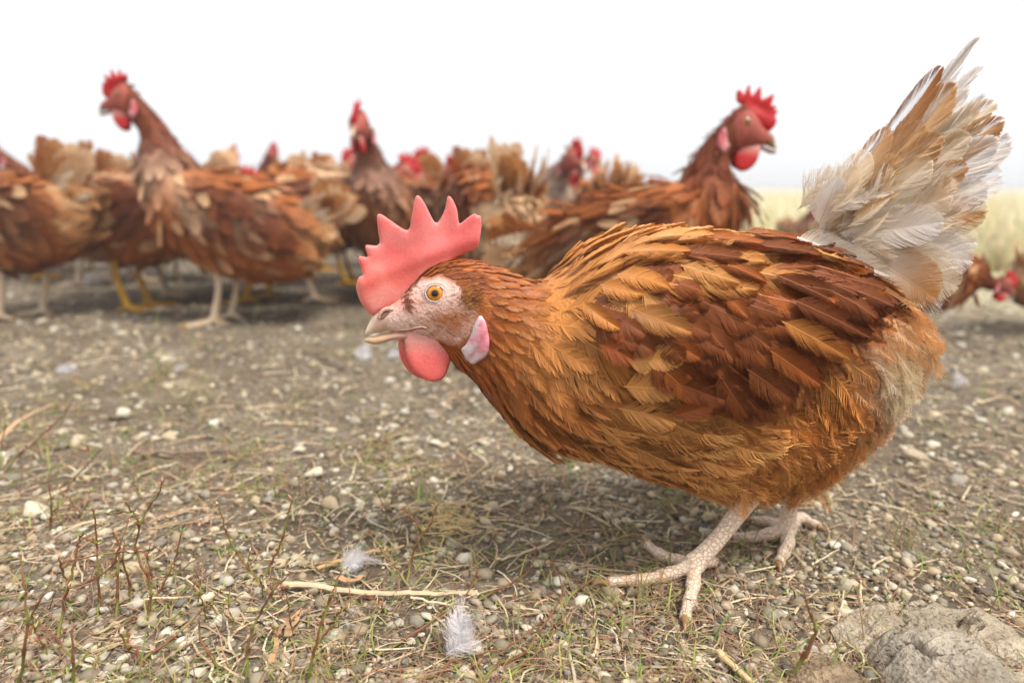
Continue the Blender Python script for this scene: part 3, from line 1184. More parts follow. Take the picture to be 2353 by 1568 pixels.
N_BODY = len(BODY_PX)

hen = empty('hen', HO, HRZ)
tag(hen, 'large sharp brown hen with pink comb walking in front of the flock', 'hen', 'brown hens on the run')

# zones of the plumage, in photo pixels on the near side and mirrored to the other one
WING_OUT = np.array([(1345, 715), (1420, 650), (1540, 605), (1680, 560), (1800, 540), (1900, 555), (1935, 600), (2030, 690), (2040, 722), (1985, 770), (1925, 815), (1850, 870), (1780, 920), (1690, 935),
                     (1600, 900), (1500, 845), (1420, 795), (1365, 755)], float)


def inside(Q, O):
    ins = np.zeros(len(Q), bool)
    for p, q in zip(O, np.roll(O, -1, 0)):
        c = (p[1] > Q[:, 1]) != (q[1] > Q[:, 1])
        xi = p[0] + (Q[:, 1] - p[1]) * (q[0] - p[0]) / (q[1] - p[1] + 1e-12)
        ins ^= c & (Q[:, 0] < xi)
    return ins


FLOW = np.array([(960, 700, 20), (1000, 620, -5), (1060, 620, 5), (1040, 740, 25), (1100, 650, 14), (1060, 850, 62), (1120, 760, 38), (1150, 700, 25), (1150, 900, 52), (1210, 680, 18), (1220, 800, 38),
                 (1260, 640, -12), (1300, 580, -42), (1360, 540, -28), (1450, 510, -10), (1600, 500, 0), (1800, 525, 9), (1920, 570, 22), (1340, 660, -14), (1400, 610, -18), (1500, 580, -8), (1650, 560, 4),
                 (1420, 700, 22), (1490, 760, 50), (1320, 760, 28), (1250, 870, 40), (1200, 960, 42), (1300, 1000, 24), (1350, 900, 20), (1450, 900, 12), (1450, 1050, 12), (1600, 1000, 8), (1600, 1100, 25),
                 (1700, 1000, 20), (1750, 1120, 55), (1850, 1000, 45), (1950, 1000, 58), (2050, 800, 52), (2090, 740, 20), (2060, 950, 62), (1950, 1090, 70), (1850, 1130, 70), (2000, 720, 25)], float)


def flow_angle(px, py):
    d2 = (px[:, None] - FLOW[None, :, 0]) ** 2 + (py[:, None] - FLOW[None, :, 1]) ** 2
    w = 1 / (d2 + 300) ** 1.6
    a = np.radians(FLOW[:, 2])
    return np.arctan2((w * np.sin(a)).sum(1), (w * np.cos(a)).sum(1))


C_ = dict(gold=S(196, 128, 62), tan=S(198, 138, 76), pale=S(232, 205, 165), dark=S(126, 68, 34), mid=S(160, 88, 38), rust=S(152, 78, 32), deep=S(112, 54, 24), orange=S(230, 164, 96), white=S(240, 228, 214),
          honey=S(206, 144, 80), brow=S(118, 62, 30))


def near_px(P):
    Q = P.copy()
    Q[:, 1] = np.abs(Q[:, 1])
    return project(to_world(Q))


BROW = zc([(490, 900), (500, 800), (550, 720), (640, 660), (740, 640), (850, 680), (960, 720), (1060, 740), (1150, 800)])


def dist_poly(q, poly):
    a, b = poly[:-1], poly[1:]
    d = b - a
    t = np.clip(((q[:, None] - a[None]) * d[None]).sum(-1) / (d * d).sum(-1)[None], 0, 1)
    return np.sqrt((((a[None] + t[..., None] * d[None]) - q[:, None]) ** 2).sum(-1)).min(1)


def base_colour(q):
    """colour of the plumage at photo pixel q, before feather to feather variation"""
    x, y = q[:, 0], q[:, 1]
    n = len(q)
    c = np.tile(C_['gold'], (n, 1))

    def put(w, col):
        nonlocal c
        w = np.clip(w, 0, 1)[:, None]
        c = c * (1 - w) + w * col
    side = (x - 1235) * (960 - 630) - (y - 630) * (1100 - 1235)         # >0 behind the neck line
    neck = 1 - sstep(-16000, 26000, side)
    put(sstep(960, 1060, y) * (1 - sstep(1500, 1640, x)), C_['honey'])
    put((1 - sstep(1450, 1600, x)) * sstep(780, 860, y), C_['honey'])
    put(sstep(1480, 1600, x) * sstep(930, 1010, y), C_['orange'])
    put(sstep(1650, 1750, x) * (1 - sstep(600, 680, y)), C_['dark'])
    put(np.exp(-(((x - 1500) / 240) ** 2 + ((y - 560) / 70) ** 2)), C_['tan'])
    put(neck, C_['mid'])
    put(neck * sstep(820, 900, y) * 0.8, C_['deep'])
    put(neck * (1 - sstep(1000, 1150, x)) * 0.6, C_['rust'])
    put(np.exp(-(((x - 1215) / 110) ** 2 + ((y - 905) / 90) ** 2)) * 0.7, C_['rust'])
    put(sstep(1930, 2060, x) * 0.75, S(216, 168, 116))
    put(np.exp(-(((x - 2045) / 70) ** 2 + ((y - 855) / 80) ** 2)) * 0.6, S(240, 214, 182))
    put(np.exp(-(((x - 1960) / 30) ** 2 + ((y - 1040) / 40) ** 2)) * 0.5, C_['pale'])
    put(np.exp(-(((x - 1655) / 55) ** 2 + ((y - 1165) / 26) ** 2)) * 0.7, C_['pale'])
    return c


# --- the body skin
V, F, U, Fi = MS.grid(10, 72)
q = near_px(V)
bc = base_colour(q)
face0 = zc([(250, 960), (330, 880), (470, 850), (520, 780), (620, 720), (760, 700), (880, 760), (930, 820), (1010, 900), (1040, 1010), (990, 1130), (900, 1190), (760, 1170), (560, 1160), (450, 1150), (250, 1120)])
face = inside(q, face0)
skin_c = np.tile(SKIN, (len(V), 1))
d_eye = np.hypot(q[:, 0] - EYE_PX[0], q[:, 1] - EYE_PX[1])
cheek = np.exp(-(((q[:, 0] - 1040) / 55) ** 2 + ((q[:, 1] - 738) / 34) ** 2))
cheek = np.clip(cheek * (1 + 0.5 * fbm(q[:, 0] / 14, q[:, 1] / 9, 3, 3)), 0, 1)[:, None] * 0.9
skin_c = skin_c * (1 - cheek) + cheek * C_['mid']
red = np.exp(-(((q[:, 0] - 915) / 45) ** 2 + ((q[:, 1] - 690) / 22) ** 2))[:, None] * 0.6
skin_c = skin_c * (1 - red) + red * S(222, 120, 108)
skin_c = skin_c * (1 + 0.12 * fbm(q[:, 0] / 7, q[:, 1] / 5, 6, 3)[:, None])
isb = (dist_poly(q, BROW) < 12)[:, None]
fw = np.where(face, 1, -1) * dist_poly(q, np.vstack([face0, face0[:1]]))
fw = sstep(-8, 10, fw + 7 * fbm(q[:, 0] / 12, q[:, 1] / 12, 8, 3)) * (U > N_BODY - 1)
col = skin_c * fw[:, None] + bc * (1 - fw[:, None])
V = V + 0.0006 * fbm(V[:, 0] * 320, V[:, 2] * 320 + V[:, 1] * 200, 15, 3)[:, None] * face[:, None] * np.array([0, 1.0, 0])
body = mk('body', V, F, M['skin'], col, smooth=True, parent=hen)

# --- contour feathers over all of it
U, Fi = MS.sample(20000, 1, 0.15, 9.2)
U2, Fi2 = MS.sample(16000, 3, 9.2, MS.n - 2.6)
U, Fi = np.concatenate([U, U2]), np.concatenate([Fi, Fi2])
P, du, n = MS.frame(U, Fi)
q = near_px(P)
is_head = U > N_BODY - 0.3
is_neck = (U > 8.6) & ~is_head
wing_in = inside(q, WING_OUT) & (P[:, 1] > 0.01)
fluff = (sstep(1500, 1640, q[:, 0]) * sstep(930, 1000, q[:, 1]) + sstep(1900, 1990, q[:, 0]) * sstep(640, 720, q[:, 1])) > 0.5
facez = inside(q, zc([(250, 960), (330, 880), (470, 860), (500, 800), (580, 720), (760, 690), (900, 770), (1040, 800), (1100, 930), (1110, 1200), (980, 1310), (860, 1190), (560, 1160), (450, 1150), (250, 1120)])) & (U > N_BODY - 0.6)
r = np.where((q[:, 1] < 700) & (q[:, 0] < 1560), 0.0072, 0.0084)
r = np.where(is_neck, 0.0055 + 0.0028 * sstep(11, 8.6, U), r)
r = np.where(is_head, 0.0027, r)
r = np.where(fluff, 0.0075, r)
r = np.where(facez, 0.0014, r)
ok = ~wing_in
k = np.where(ok)[0]
k = k[poisson(P[k], r[k], 2)]
U, Fi, P, du, n, q = U[k], Fi[k], P[k], du[k], n[k], q[k]
is_head, is_neck, fluff, facez = is_head[k], is_neck[k], fluff[k], facez[k]
ang_ = flow_angle(q[:, 0], q[:, 1])
D3 = np.stack([-np.cos(ang_), 0 * ang_, -np.sin(ang_)], -1)
D3 = D3 - n * (D3 * n).sum(-1, keepdims=True)
D3 = nrm(D3 + 0.25 * du * -np.exp(-np.linalg.norm(D3, axis=1, keepdims=True) * 3))
bc = base_colour(q)
plum, headf = Feathers(), Feathers()
bd = dist_poly(q, BROW)
for i in range(len(P)):
    x, y = q[i]
    D = D3[i]
    D = nrm(D + 0.10 * np.cross(n[i], D) * rng.normal())
    v = 1 + 0.10 * rng.normal()
    c0 = bc[i] * v
    if facez[i]:
        if bd[i] < 11:
            cc = C_['brow'] * (1 + 0.2 * rng.normal())
            headf.add('bristle', P[i], D, n[i], rng.uniform(0.005, 0.008), cc, cc * 1.3, k=4, lift=0.10, wide=1.4)
        else:
            if np.hypot(x - EYE_PX[0], y - EYE_PX[1]) < 38 or x < 935:
                continue
            pk = math.exp(-(((x - 1040) / 62) ** 2 + ((y - 748) / 34) ** 2)) * 0.9 + 0.5 * float(sstep(1040, 1090, x))
            if rng.uniform() > pk + 0.30:
                continue
            cc = (C_['mid'] * 1.05 if rng.uniform() < 0.75 else C_['tan']) * v
            headf.add('bristle', P[i], D, n[i], rng.uniform(0.0026, 0.0048), cc, cc * 1.2, k=4, lift=0.08)
        continue
    if is_head[i]:
        cc = C_['brow'] * 1.2 if bd[i] < 12 else c0
        headf.add('hackle', P[i] + n[i] * 0.0002, D, n[i], rng.uniform(0.007, 0.011), cc, cc * 1.25, k=12, lift=0.09, var=0.2, wide=0.9)
    elif is_neck[i]:
        L_ = 0.014 + 0.024 * float(sstep(11.2, 8.6, U[i])) * rng.uniform(0.8, 1.2)
        t = c0 * 0.45 + C_['gold'] * 0.55 if rng.uniform() < 0.65 else c0 * 1.25
        if y > 830:
            t = c0 * 1.25
        plum.add('hackle' if L_ < 0.024 or rng.uniform() < 0.4 else 'wispy', P[i] + n[i] * 0.0003, D, n[i], L_, c0 * 0.85, t, k=8, lift=0.10 + 0.05 * abs(rng.normal()), var=0.2, camber=8, side=0.05 * rng.normal(),
                 shaft=c0 * 1.25)
    elif fluff[i]:
        wtn = float(vnoise(x / 34.0, y / 34.0, 5))
        cc = c0 * (0.8 + 0.5 * wtn)
        D = nrm(D + 0.30 * np.cross(n[i], D) * (float(vnoise(x / 60.0, y / 60.0, 9)) - 0.5) * 2 + 0.1 * rng.normal(size=3))
        wp = math.exp(-(((x - 2045) / 75) ** 2 + ((y - 855) / 85) ** 2))
        wp = min(1.0, 1.25 * wp) * rng.uniform(0.4, 1.0)
        cc = cc * (1 - wp) + S(246, 228, 204) * wp
        plum.add('fluff', P[i], D, n[i], rng.uniform(0.024, 0.038), cc * 1.0, cc * 1.2, k=14, lift=0.15 + 0.07 * abs(rng.normal()), var=0.08, side=0.15 * rng.normal(), wide=0.95)
    else:
        back = y < 700
        wispy = rng.uniform() < (0.8 if (back and x < 1540) else 0.25)
        L_ = rng.uniform(0.034, 0.050)
        if wispy:
            t = c0 * 0.4 + C_['tan'] * 0.7 if back else c0 * 1.3
            plum.add('saddle' if back else 'wispy', P[i] + n[i] * 0.001, D, n[i], L_ * (1.25 if back else 1.05), (c0 * 0.55 + C_['dark'] * 0.4) if rng.uniform() < 0.5 else c0 * 0.9, t * (1 + 0.1 * rng.normal()), k=9, lift=0.11 + 0.05 * abs(rng.normal()), var=0.2, side=0.10 * rng.normal(), shaft=c0 * 1.15)
        else:
            if back:
                pal = C_['dark'] if rng.uniform() < (0.36 if x < 1640 else 0.6) else C_['tan']
                cc = (c0 * 0.45 + pal * 0.55) * v
                plum.add('covert', P[i] + n[i] * 0.0005, D, n[i], L_ * 1.15, cc * 0.6 + C_['dark'] * 0.2, cc * 1.08, k=9, lift=0.10 + 0.025 * abs(rng.normal()), var=0.15, camber=9, shaft=cc * 1.2, side=0.08 * rng.normal())
            else:
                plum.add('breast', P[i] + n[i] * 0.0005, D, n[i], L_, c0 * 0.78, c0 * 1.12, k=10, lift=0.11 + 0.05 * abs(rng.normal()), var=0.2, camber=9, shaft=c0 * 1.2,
                         edge=c0 * 1.25, side=0.12 * rng.normal())
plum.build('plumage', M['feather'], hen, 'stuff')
headf.build('head_feathers', M['feather'], hen, 'stuff')

# --- the wing: a shell with every covert and flight feather a piece of its own
gu, gf = np.meshgrid(np.linspace(0.3, 9.5, 320), np.linspace(0.12, math.pi - 0.3, 150), indexing='ij')
gp, gdu, gn = MS.frame(gu.ravel(), gf.ravel())
WOFF = 0.009
gq = project(to_world(gp + gn * WOFF))


def lift_to_skin(Q):
    """photo pixels -> point, normal on the near flank"""
    i = np.array([((gq - p) ** 2).sum(1).argmin() for p in Q])
    return gp[i] + gn[i] * WOFF, gn[i]


wo_ = catmull(WING_OUT, 4, True)
gx2, gy2 = np.meshgrid(np.arange(1330, 2060, 22), np.arange(520, 950, 22))
gg = np.stack([gx2.ravel(), gy2.ravel()], -1).astype(float)
gg = gg[inside(gg, WING_OUT)]
P2 = np.vstack([wo_, gg])
res = delaunay_2d_cdt([Vector(p) for p in P2], [(i, (i + 1) % len(wo_)) for i in range(len(wo_))], [], 1, 1e-4)
P2 = np.array([v[:] for v in res[0]])
Pw, Nw = lift_to_skin(P2)
lip = np.minimum(1, dist_poly(P2, np.vstack([wo_, wo_[:1]])) / 60)[:, None]
Pw = Pw + Nw * 0.004 * (np.sqrt(lip) - 0.6)
m_ = len(Pw)
Fw = [list(t) for t in res[2]] + [[i + m_ for i in t][::-1] for t in res[2]]
wing = mk('wing', np.vstack([Pw, Pw - Nw * 0.004]), Fw, M['feather'], np.broadcast_to(C_['dark'], (2 * m_, 3)), smooth=True, parent=hen)

WFLOW = np.array([(1380, 730, 28), (1450, 680, 10), (1480, 760, 48), (1550, 640, 12), (1560, 720, 38), (1560, 820, 42), (1620, 880, 45), (1700, 600, 8), (1700, 700, 30), (1720, 800, 46), (1700, 890, 55), (1800, 560, 8),
                  (1820, 640, 20), (1830, 740, 36), (1820, 830, 50), (1900, 600, 20), (1920, 690, 26), (1950, 740, 34)], float)


def wing_colour(x, y):
    u = np.clip((float(vnoise(x / 46.0, y / 30.0, 91)) - 0.5) * 1.5 + 0.5, 0, 1) * 0.7 + 0.3 * rng.uniform()
    dark = C_['dark'] * (1 + 0.12 * rng.normal())
    tan = C_['tan'] * np.array([0.95, 0.92, 0.88]) * (1 + 0.08 * rng.normal())
    p = 0.04
    # tan drifts, as the photograph has them
    for cx, cy, sx_, sy_, a in ((1490, 655, 90, 26, 0.55), (1590, 612, 100, 26, 0.55), (1660, 590, 60, 20, 0.4), (1885, 775, 55, 42, 0.95), (1800, 850, 40, 28, 0.85), (1560, 865, 50, 24, 0.2),
                                (1700, 780, 50, 40, 0.35), (1400, 680, 50, 34, 0.6), (1760, 560, 60, 20, 0.5)):
        p = max(p, a * math.exp(-((x - cx) / sx_) ** 2 - ((y - cy) / sy_) ** 2))
    if u < p:
        return tan, True
    if u < p + 0.18:
        return C_['mid'] * (1 + 0.1 * rng.normal()), False
    return dark * (1.2 if u > 0.75 else 1.0), False


cand = np.stack([rng.uniform(1335, 2030, 5000), rng.uniform(525, 930, 5000)], -1)
cand = cand[inside(cand, WING_OUT)]
spread = 19 + 6 * sstep(1500, 1900, cand[:, 0])
idx = poisson(np.c_[cand, np.zeros(len(cand))], spread, 4)
cand = cand[idx]
order = np.argsort(-(cand[:, 0] + 0.6 * cand[:, 1]))            # hindmost first, those in front lie over them
cand = cand[order]
Pw, Nw = lift_to_skin(cand)
for i, (x, y) in enumerate(cand):
    d2 = (x - WFLOW[:, 0]) ** 2 + (y - WFLOW[:, 1]) ** 2
    w = 1 / (d2 + 300) ** 1.6
    a = np.radians(WFLOW[:, 2])
    a = math.atan2((w * np.sin(a)).sum(), (w * np.cos(a)).sum()) + 0.08 * rng.normal()
    D = np.array([-math.cos(a), 0, -math.sin(a)])
    D = nrm(D - Nw[i] * (D @ Nw[i]))
    c, is_tan = wing_colour(x, y)
    # roots near the trailing edge are shortened so that the tips keep to the outline
    L_ = (0.036 + 0.016 * float(sstep(1450, 1850, x))) * rng.uniform(0.85, 1.15)
    tip = np.array([x, y]) + np.array([math.cos(a), math.sin(a)]) * L_ / 0.00028
    dd = dist_poly(np.array([[x, y]]), np.vstack([WING_OUT, WING_OUT[:1]]))[0]
    run = np.array([[x, y]]) + np.array([[math.cos(a), math.sin(a)]]) * np.arange(10, 200, 6)[:, None]
    out_at = np.where(~inside(run, WING_OUT))[0]
    room = 10 + 6 * (out_at[0] if len(out_at) else 40)
    L_ = max(0.018, min(L_, (room + 16) * 0.00027 / (1.35 if is_tan else 1.05)))
    f = Feathers()
    kind = 'covert' if rng.uniform() < 0.6 else 'covert_neat'
    ruff = abs(rng.normal())
    if is_tan and 1420 < x < 1700 and y < 740:
        ruff += 1.2
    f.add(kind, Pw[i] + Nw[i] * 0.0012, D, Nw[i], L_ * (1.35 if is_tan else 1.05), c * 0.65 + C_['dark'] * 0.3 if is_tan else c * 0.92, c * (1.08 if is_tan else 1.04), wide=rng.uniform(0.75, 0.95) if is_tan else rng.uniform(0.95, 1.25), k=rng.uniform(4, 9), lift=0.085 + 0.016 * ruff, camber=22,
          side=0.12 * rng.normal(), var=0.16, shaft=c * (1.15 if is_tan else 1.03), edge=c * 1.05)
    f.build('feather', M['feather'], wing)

# long flight feathers under the coverts: (root, tip, half width px, colour)
for (x0, y0), (x1, y1), w_, c, lay in [((1760, 640), (2035, 742), 34, 'dark', -0.001), ((1780, 660), (2040, 715), 30, 'dark', -0.002), ((1800, 700), (1992, 790), 34, 'dark', 0.0),
                                       ((1780, 740), (1940, 830), 30, 'gold', 0.001), ((1750, 800), (1870, 875), 30, 'mid', 0.001), ((1700, 840), (1800, 925), 34, 'dark', 0.002), 
                                       ((1560, 870), (1660, 925), 30, 'dark', 0.0), ((1520, 840), (1600, 905), 30, 'mid', 0.0), ((1640, 850), (1720, 940), 34, 'dark', 0.0)]:
    A_, NA = lift_to_skin(np.array([[x0, y0], [x1, y1]], float))
    a = A_[0] + NA[0] * (lay + 0.008)
    D = A_[1] - A_[0]
    D[1] = max(D[1], -0.02)
    f = Feathers()
    L_ = np.linalg.norm(D)
    ap = TM['covert_neat'][0]
    D = D + np.cross(NA[0], D) * 0.10 * rng.normal()
    f.add('covert' if rng.uniform() < 0.6 else 'covert_neat', a, D, NA[0], L_, C_[c] * 0.85, C_[c] * 1.06, wide=w_ * 0.00029 / (0.26 * L_), k=3, lift=0.04, camber=6, var=0.10, shaft=C_[c] * 0.8 if c in ('tan', 'white', 'pale') else C_[c] * 1.05)
    f.build('feather', M['feather'], wing)

# folded primaries that show past the coverts, over the root of the tail
for (x0, y0), (x1, y1), w_, c, yy in [((1850, 640), (2048, 712), 36, 'tan', 0.030), ((1850, 600), (2062, 672), 40, 'tan', 0.032), ((1830, 560), (2062, 634), 46, 'white', 0.034), ((1830, 545), (1985, 600), 40, 'white', 0.036)]:
    a2, b2 = sag(x0, y0, yy + 0.012), sag(x1, y1, yy)
    D = np.array([b2[0] - a2[0], -0.012, b2[1] - a2[1]])
    L_ = np.linalg.norm(D)
    f = Feathers()
    f.add('covert_neat', np.array([a2[0], yy + 0.012, a2[1]]), D, np.array([0.0, 1.0, 0.25]), L_, C_[c] * 0.95, C_[c] * 1.05, wide=w_ * 0.0003 / (0.26 * L_), k=1.5, lift=0.0, camber=5, var=0.08, shaft=C_[c] * 0.8)
    f.build('feather', M['feather'], wing)

# loose tan scapulars that droop over the wing
for (x0, y0), (x1, y1), w_, c in [((1440, 690), (1512, 790), 26, 'tan'), ((1470, 672), (1560, 762), 26, 'tan'), ((1500, 655), (1700, 690), 32, 'gold'), ((1540, 640), (1735, 700), 34, 'tan'), ((1560, 620), (1690, 672), 30, 'tan'),
                                  ((1580, 600), (1760, 640), 30, 'mid'), ((1420, 640), (1540, 660), 28, 'gold'), ((1380, 660), (1480, 690), 24, 'gold'), ((1340, 700), (1420, 770), 20, 'gold'), ((1380, 790), (1460, 812), 26, 'rust'),
                                  ((1400, 740), (1460, 780), 22, 'rust'), ((1640, 660), (1705, 740), 22, 'mid'), ((1600, 560), (1780, 575), 30, 'mid'), ((1480, 560), (1640, 560), 30, 'tan'), ((1700, 545), (1860, 570), 28, 'mid'),
                                  ((1430, 590), (1590, 600), 28, 'gold'), ((1560, 590), (1720, 612), 28, 'dark'), ((1720, 575), (1880, 605), 30, 'dark'), ((1440, 830), (1570, 815), 34, 'honey'), ((1430, 880), (1560, 880), 36, 'honey'),
                                  ((1420, 930), (1550, 938), 36, 'honey'), ((1520, 900), (1660, 870), 26, 'rust'), ((1540, 945), (1690, 900), 28, 'rust')]:
    A_, NA = lift_to_skin(np.array([[x0, y0], [x1, y1]], float))
    D = A_[1] - A_[0]
    L_ = np.linalg.norm(D)
    cc = C_[c] * (1 + 0.07 * rng.normal())
    f = Feathers()
    f.add('covert' if rng.uniform() < 0.7 else 'breast', A_[0] + NA[0] * 0.004, D, NA[0], L_, cc * 0.9, cc * 1.12, wide=w_ * 0.00029 / (0.26 * L_), k=6, lift=0.13 + 0.06 * rng.uniform(), camber=8, var=0.16, shaft=cc * 1.08,
          side=0.10 * rng.normal())
    f.build('feather', M['feather'], wing)

# --- the tail
def zt(p):
    return 1728 + p[0] * 0.4561, 59.6 + p[1] * 0.4561


TAIL = [((430, 1020), (1095, 75), 30, 'white', 'tail', -0.020, 0.0), ((450, 1030), (1165, 200), 32, 'white', 'tail', -0.024, 0.0), ((480, 1040), (1245, 320), 36, 'white', 'tail', -0.024, 0.0),
        ((500, 1050), (1262, 470), 70, 'white', 'tail', -0.022, 0.03), ((480, 1050), (1315, 575), 90, 'white', 'tail', -0.018, 0.02), ((500, 1060), (1270, 745), 110, 'white', 'tail', -0.014, 0.02),
        ((400, 1010), (975, 225), 52, 'lead', 'tail', -0.004, 0.10), ((420, 1020), (1035, 315), 92, 'paletan', 'tail', -0.006, 0.06), ((450, 1030), (1190, 400), 84, 'cream', 'tail', -0.008, 0.04),
        ((470, 1040), (1238, 490), 84, 'paletan', 'tail', 0.000, 0.05), ((480, 1050), (1230, 590), 92, 'white', 'tail', 0.004, 0.05), ((500, 1060), (1085, 715), 74, 'paletan', 'tail', 0.012, 0.06),
        ((500, 1070), (1190, 830), 95, 'white', 'tail', 0.006, 0.03), ((520, 1080), (1185, 925), 90, 'tiptan', 'tail', 0.010, 0.0), ((540, 1100), (1140, 1080), 95, 'white', 'tail', 0.014, -0.06),
        ((540, 1110), (1112, 1165), 100, 'white', 'tail', 0.018, -0.10), ((550, 1120), (1055, 1285), 118, 'cream', 'tail', 0.022, -0.18), ((560, 1150), (940, 1355), 105, 'tiptan', 'tail', 0.026, -0.18),
        ((360, 1010), (700, 520), 62, 'paletan', 'tail', 0.004, 0.06), ((350, 1000), (600, 640), 66, 'cream', 'tail', 0.008, 0.10), ((345, 1000), (520, 700), 60, 'cream', 'tail', 0.012, 0.12), ((335, 1000), (440, 760), 56, 'white', 'tail', 0.015, 0.14),
        ((380, 1020), (860, 500), 80, 'paletan', 'tail', 0.002, 0.04), ((440, 1030), (1090, 560), 84, 'cream', 'tail', 0.008, 0.04), ((420, 1020), (960, 560), 84, 'paletan', 'tail', 0.010, 0.05),
        ((470, 1050), (1000, 850), 84, 'cream', 'tail', 0.018, 0.0), ((470, 1050), (960, 980), 84, 'white', 'tail', 0.022, -0.04), ((430, 1030), (900, 680), 80, 'cream', 'tail', 0.014, 0.05),
        ((440, 1030), (1120, 330), 74, 'white', 'tail', -0.012, 0.0), ((450, 1030), (1150, 420), 78, 'cream', 'tail', -0.010, 0.0), ((430, 1020), (1060, 260), 60, 'white', 'tail', -0.014, 0.0)]
TC = {'white': (S(238, 226, 214), S(246, 240, 236)), 'lead': (S(232, 206, 170), S(206, 154, 102)), 'tan': (S(230, 202, 164), S(208, 160, 108)), 'paletan': (S(240, 224, 200), S(222, 184, 138)),
      'streak': (S(214, 172, 124), S(232, 208, 180)), 'tiptan': (S(236, 222, 208), S(208, 160, 106)), 'cream': (S(244, 234, 218), S(244, 230, 210))}
tailf = Feathers()
tail_list = []
for (r0, t0, w_, c, kind, y, side) in TAIL:
    a2, b2 = sag(*zt(r0), y * 0.5), sag(*zt(t0), y * 1.6)
    a = np.array([a2[0], y * 0.5, a2[1]])
    b = np.array([b2[0], y * 1.6, b2[1]])
    D = b - a
    L_ = np.linalg.norm(D)
    tail_list.append((a, D, L_, w_ * 0.456 * 0.00031 * 1.3, c, kind, side))
# the half of the fan that faces away
for (r0, t0, w_, c, kind, y, side) in TAIL[9:18]:
    a2, b2 = sag(*zt(r0)), sag(*zt(t0))
    tail_list.append((np.array([a2[0] + 0.004, -0.016, a2[1]]), np.array([b2[0] - a2[0] + 0.02, -abs(y) * 1.2 - 0.03, b2[1] - a2[1] - 0.02]), np.hypot(*(b2 - a2)) * 0.9, w_ * 0.456 * 0.00031, c, kind, side))
# a cushion of coverts where the tail springs from the body; the quills are children of it
cov = Feathers()
for i in range(80):
    t = rng.uniform()
    p = np.array([380 + 480 * rng.uniform() ** 1.3, 1060 - 170 * rng.uniform()])
    if rng.uniform() < 0.35:
        p = np.array([rng.uniform(480, 760), rng.uniform(1080, 1280)])
    an = math.radians(np.interp(p[1], [760, 1050, 1300], [-52, -28, 35]) + 9 * rng.normal())
    yy = rng.uniform(0.006, 0.022)
    a2 = sag(*zt(p), yy)
    cc = [S(236, 218, 194), S(226, 190, 148), S(240, 230, 220), S(214, 176, 126)][rng.choice(4, p=[0.5, 0.1, 0.35, 0.05])]
    for sg in (1, -1):
        cov.add('wispy' if rng.uniform() < 0.4 else 'fluff', (a2[0], sg * yy, a2[1]), (-math.cos(an), 0.12 * sg, -math.sin(an)), (0.1 * rng.normal(), sg, 0.1 * rng.normal()), rng.uniform(0.022, 0.042), cc * 0.95, cc * 1.08, k=2,
                lift=0.05, var=0.10, side=0.2 * rng.normal(), wide=0.8)
tail = cov.build('tail', M['tail'], hen)
for (a, D, L_, hw, c, kind, side) in tail_list:
    f = Feathers()
    c0, c1 = TC[c]
    asp = 0.20
    f.add(kind, a, D, np.array([0.12 * rng.normal(), 1.0, 0.12 * rng.normal()]), L_, c0, c1, wide=hw / (asp * L_), k=0.4 * rng.normal(), lift=0.0, camber=4 * rng.normal(), side=side * 0.3, var=0.05,
          shaft=S(200, 160, 112), edge=c1 * 1.02 if c != 'streak' else S(206, 156, 102))
    f.build('feather', M['tail'], tail)
# rump fluff below the tail
rump = Feathers()
for i in range(55):
    x, y = rng.uniform(1960, 2055), rng.uniform(660, 790)
    y += (x - 2050) * 0.4
    for sg in (1, -1):
        yy = rng.uniform(0.0, 0.035)
        a2 = sag(x - 20, y, yy)
        an = math.radians(rng.normal(24, 22))
        cc = [C_['tan'], C_['orange'] * 1.15, S(236, 206, 170)][rng.choice(3, p=[0.45, 0.3, 0.25])]
        rump.add('fluff', (a2[0], sg * yy, a2[1]), (-math.cos(an), 0.2 * sg, -math.sin(an)), (0, sg, 0.3), rng.uniform(0.018, 0.030), cc * 0.95, cc * 1.1, k=8, lift=0.12, var=0.14, side=0.2 * rng.normal())
rump.build('rump_fluff', M['feather'], hen, 'stuff')

# --- head
HEAD_SKIN = None
ei = np.argmin(np.abs(MS.par(np.linspace(N_BODY, MS.n - 1.01, 200))[:, [0, 2]].mean(1) - EYE0[0]))
ue = np.linspace(N_BODY - 2.5, MS.n - 1.01, 240)
uu, ff = np.meshgrid(ue, np.linspace(0.5, 2.4, 120), indexing='ij')
hp, hdu, hn = MS.frame(uu.ravel(), ff.ravel())
hq = project(to_world(hp))
i = ((hq - EYE_PX) ** 2).sum(1).argmin()
ME = 0.00029
lq = hp[hn[:, 1] > 0.1]


def lobe_y(x, z):
    t = np.stack([x, z], -1) + EYE0
    i_ = [((lq[:, [0, 2]] - a) ** 2).sum(1).argmin() for a in t]
    return lq[i_, 1] + 0.0032 + 0.0007 * np.sin(x * 900 + z * 500)


head_pieces(hen, EYE0, 0.0, 1.0, lobe_y)
for sg in (1, -1):
    c = hp[i] * np.array([1, sg, 1])
    nn = nrm(hn[i] * np.array([0.4, 1, 0.4])) * np.array([1, sg, 1])
    eye(hen, c - nn * 0.0004, nn, (0.1, 0, 1), 17.6 * ME, 19.8 * ME, squash=0.96, lid_col=S(208, 182, 172))
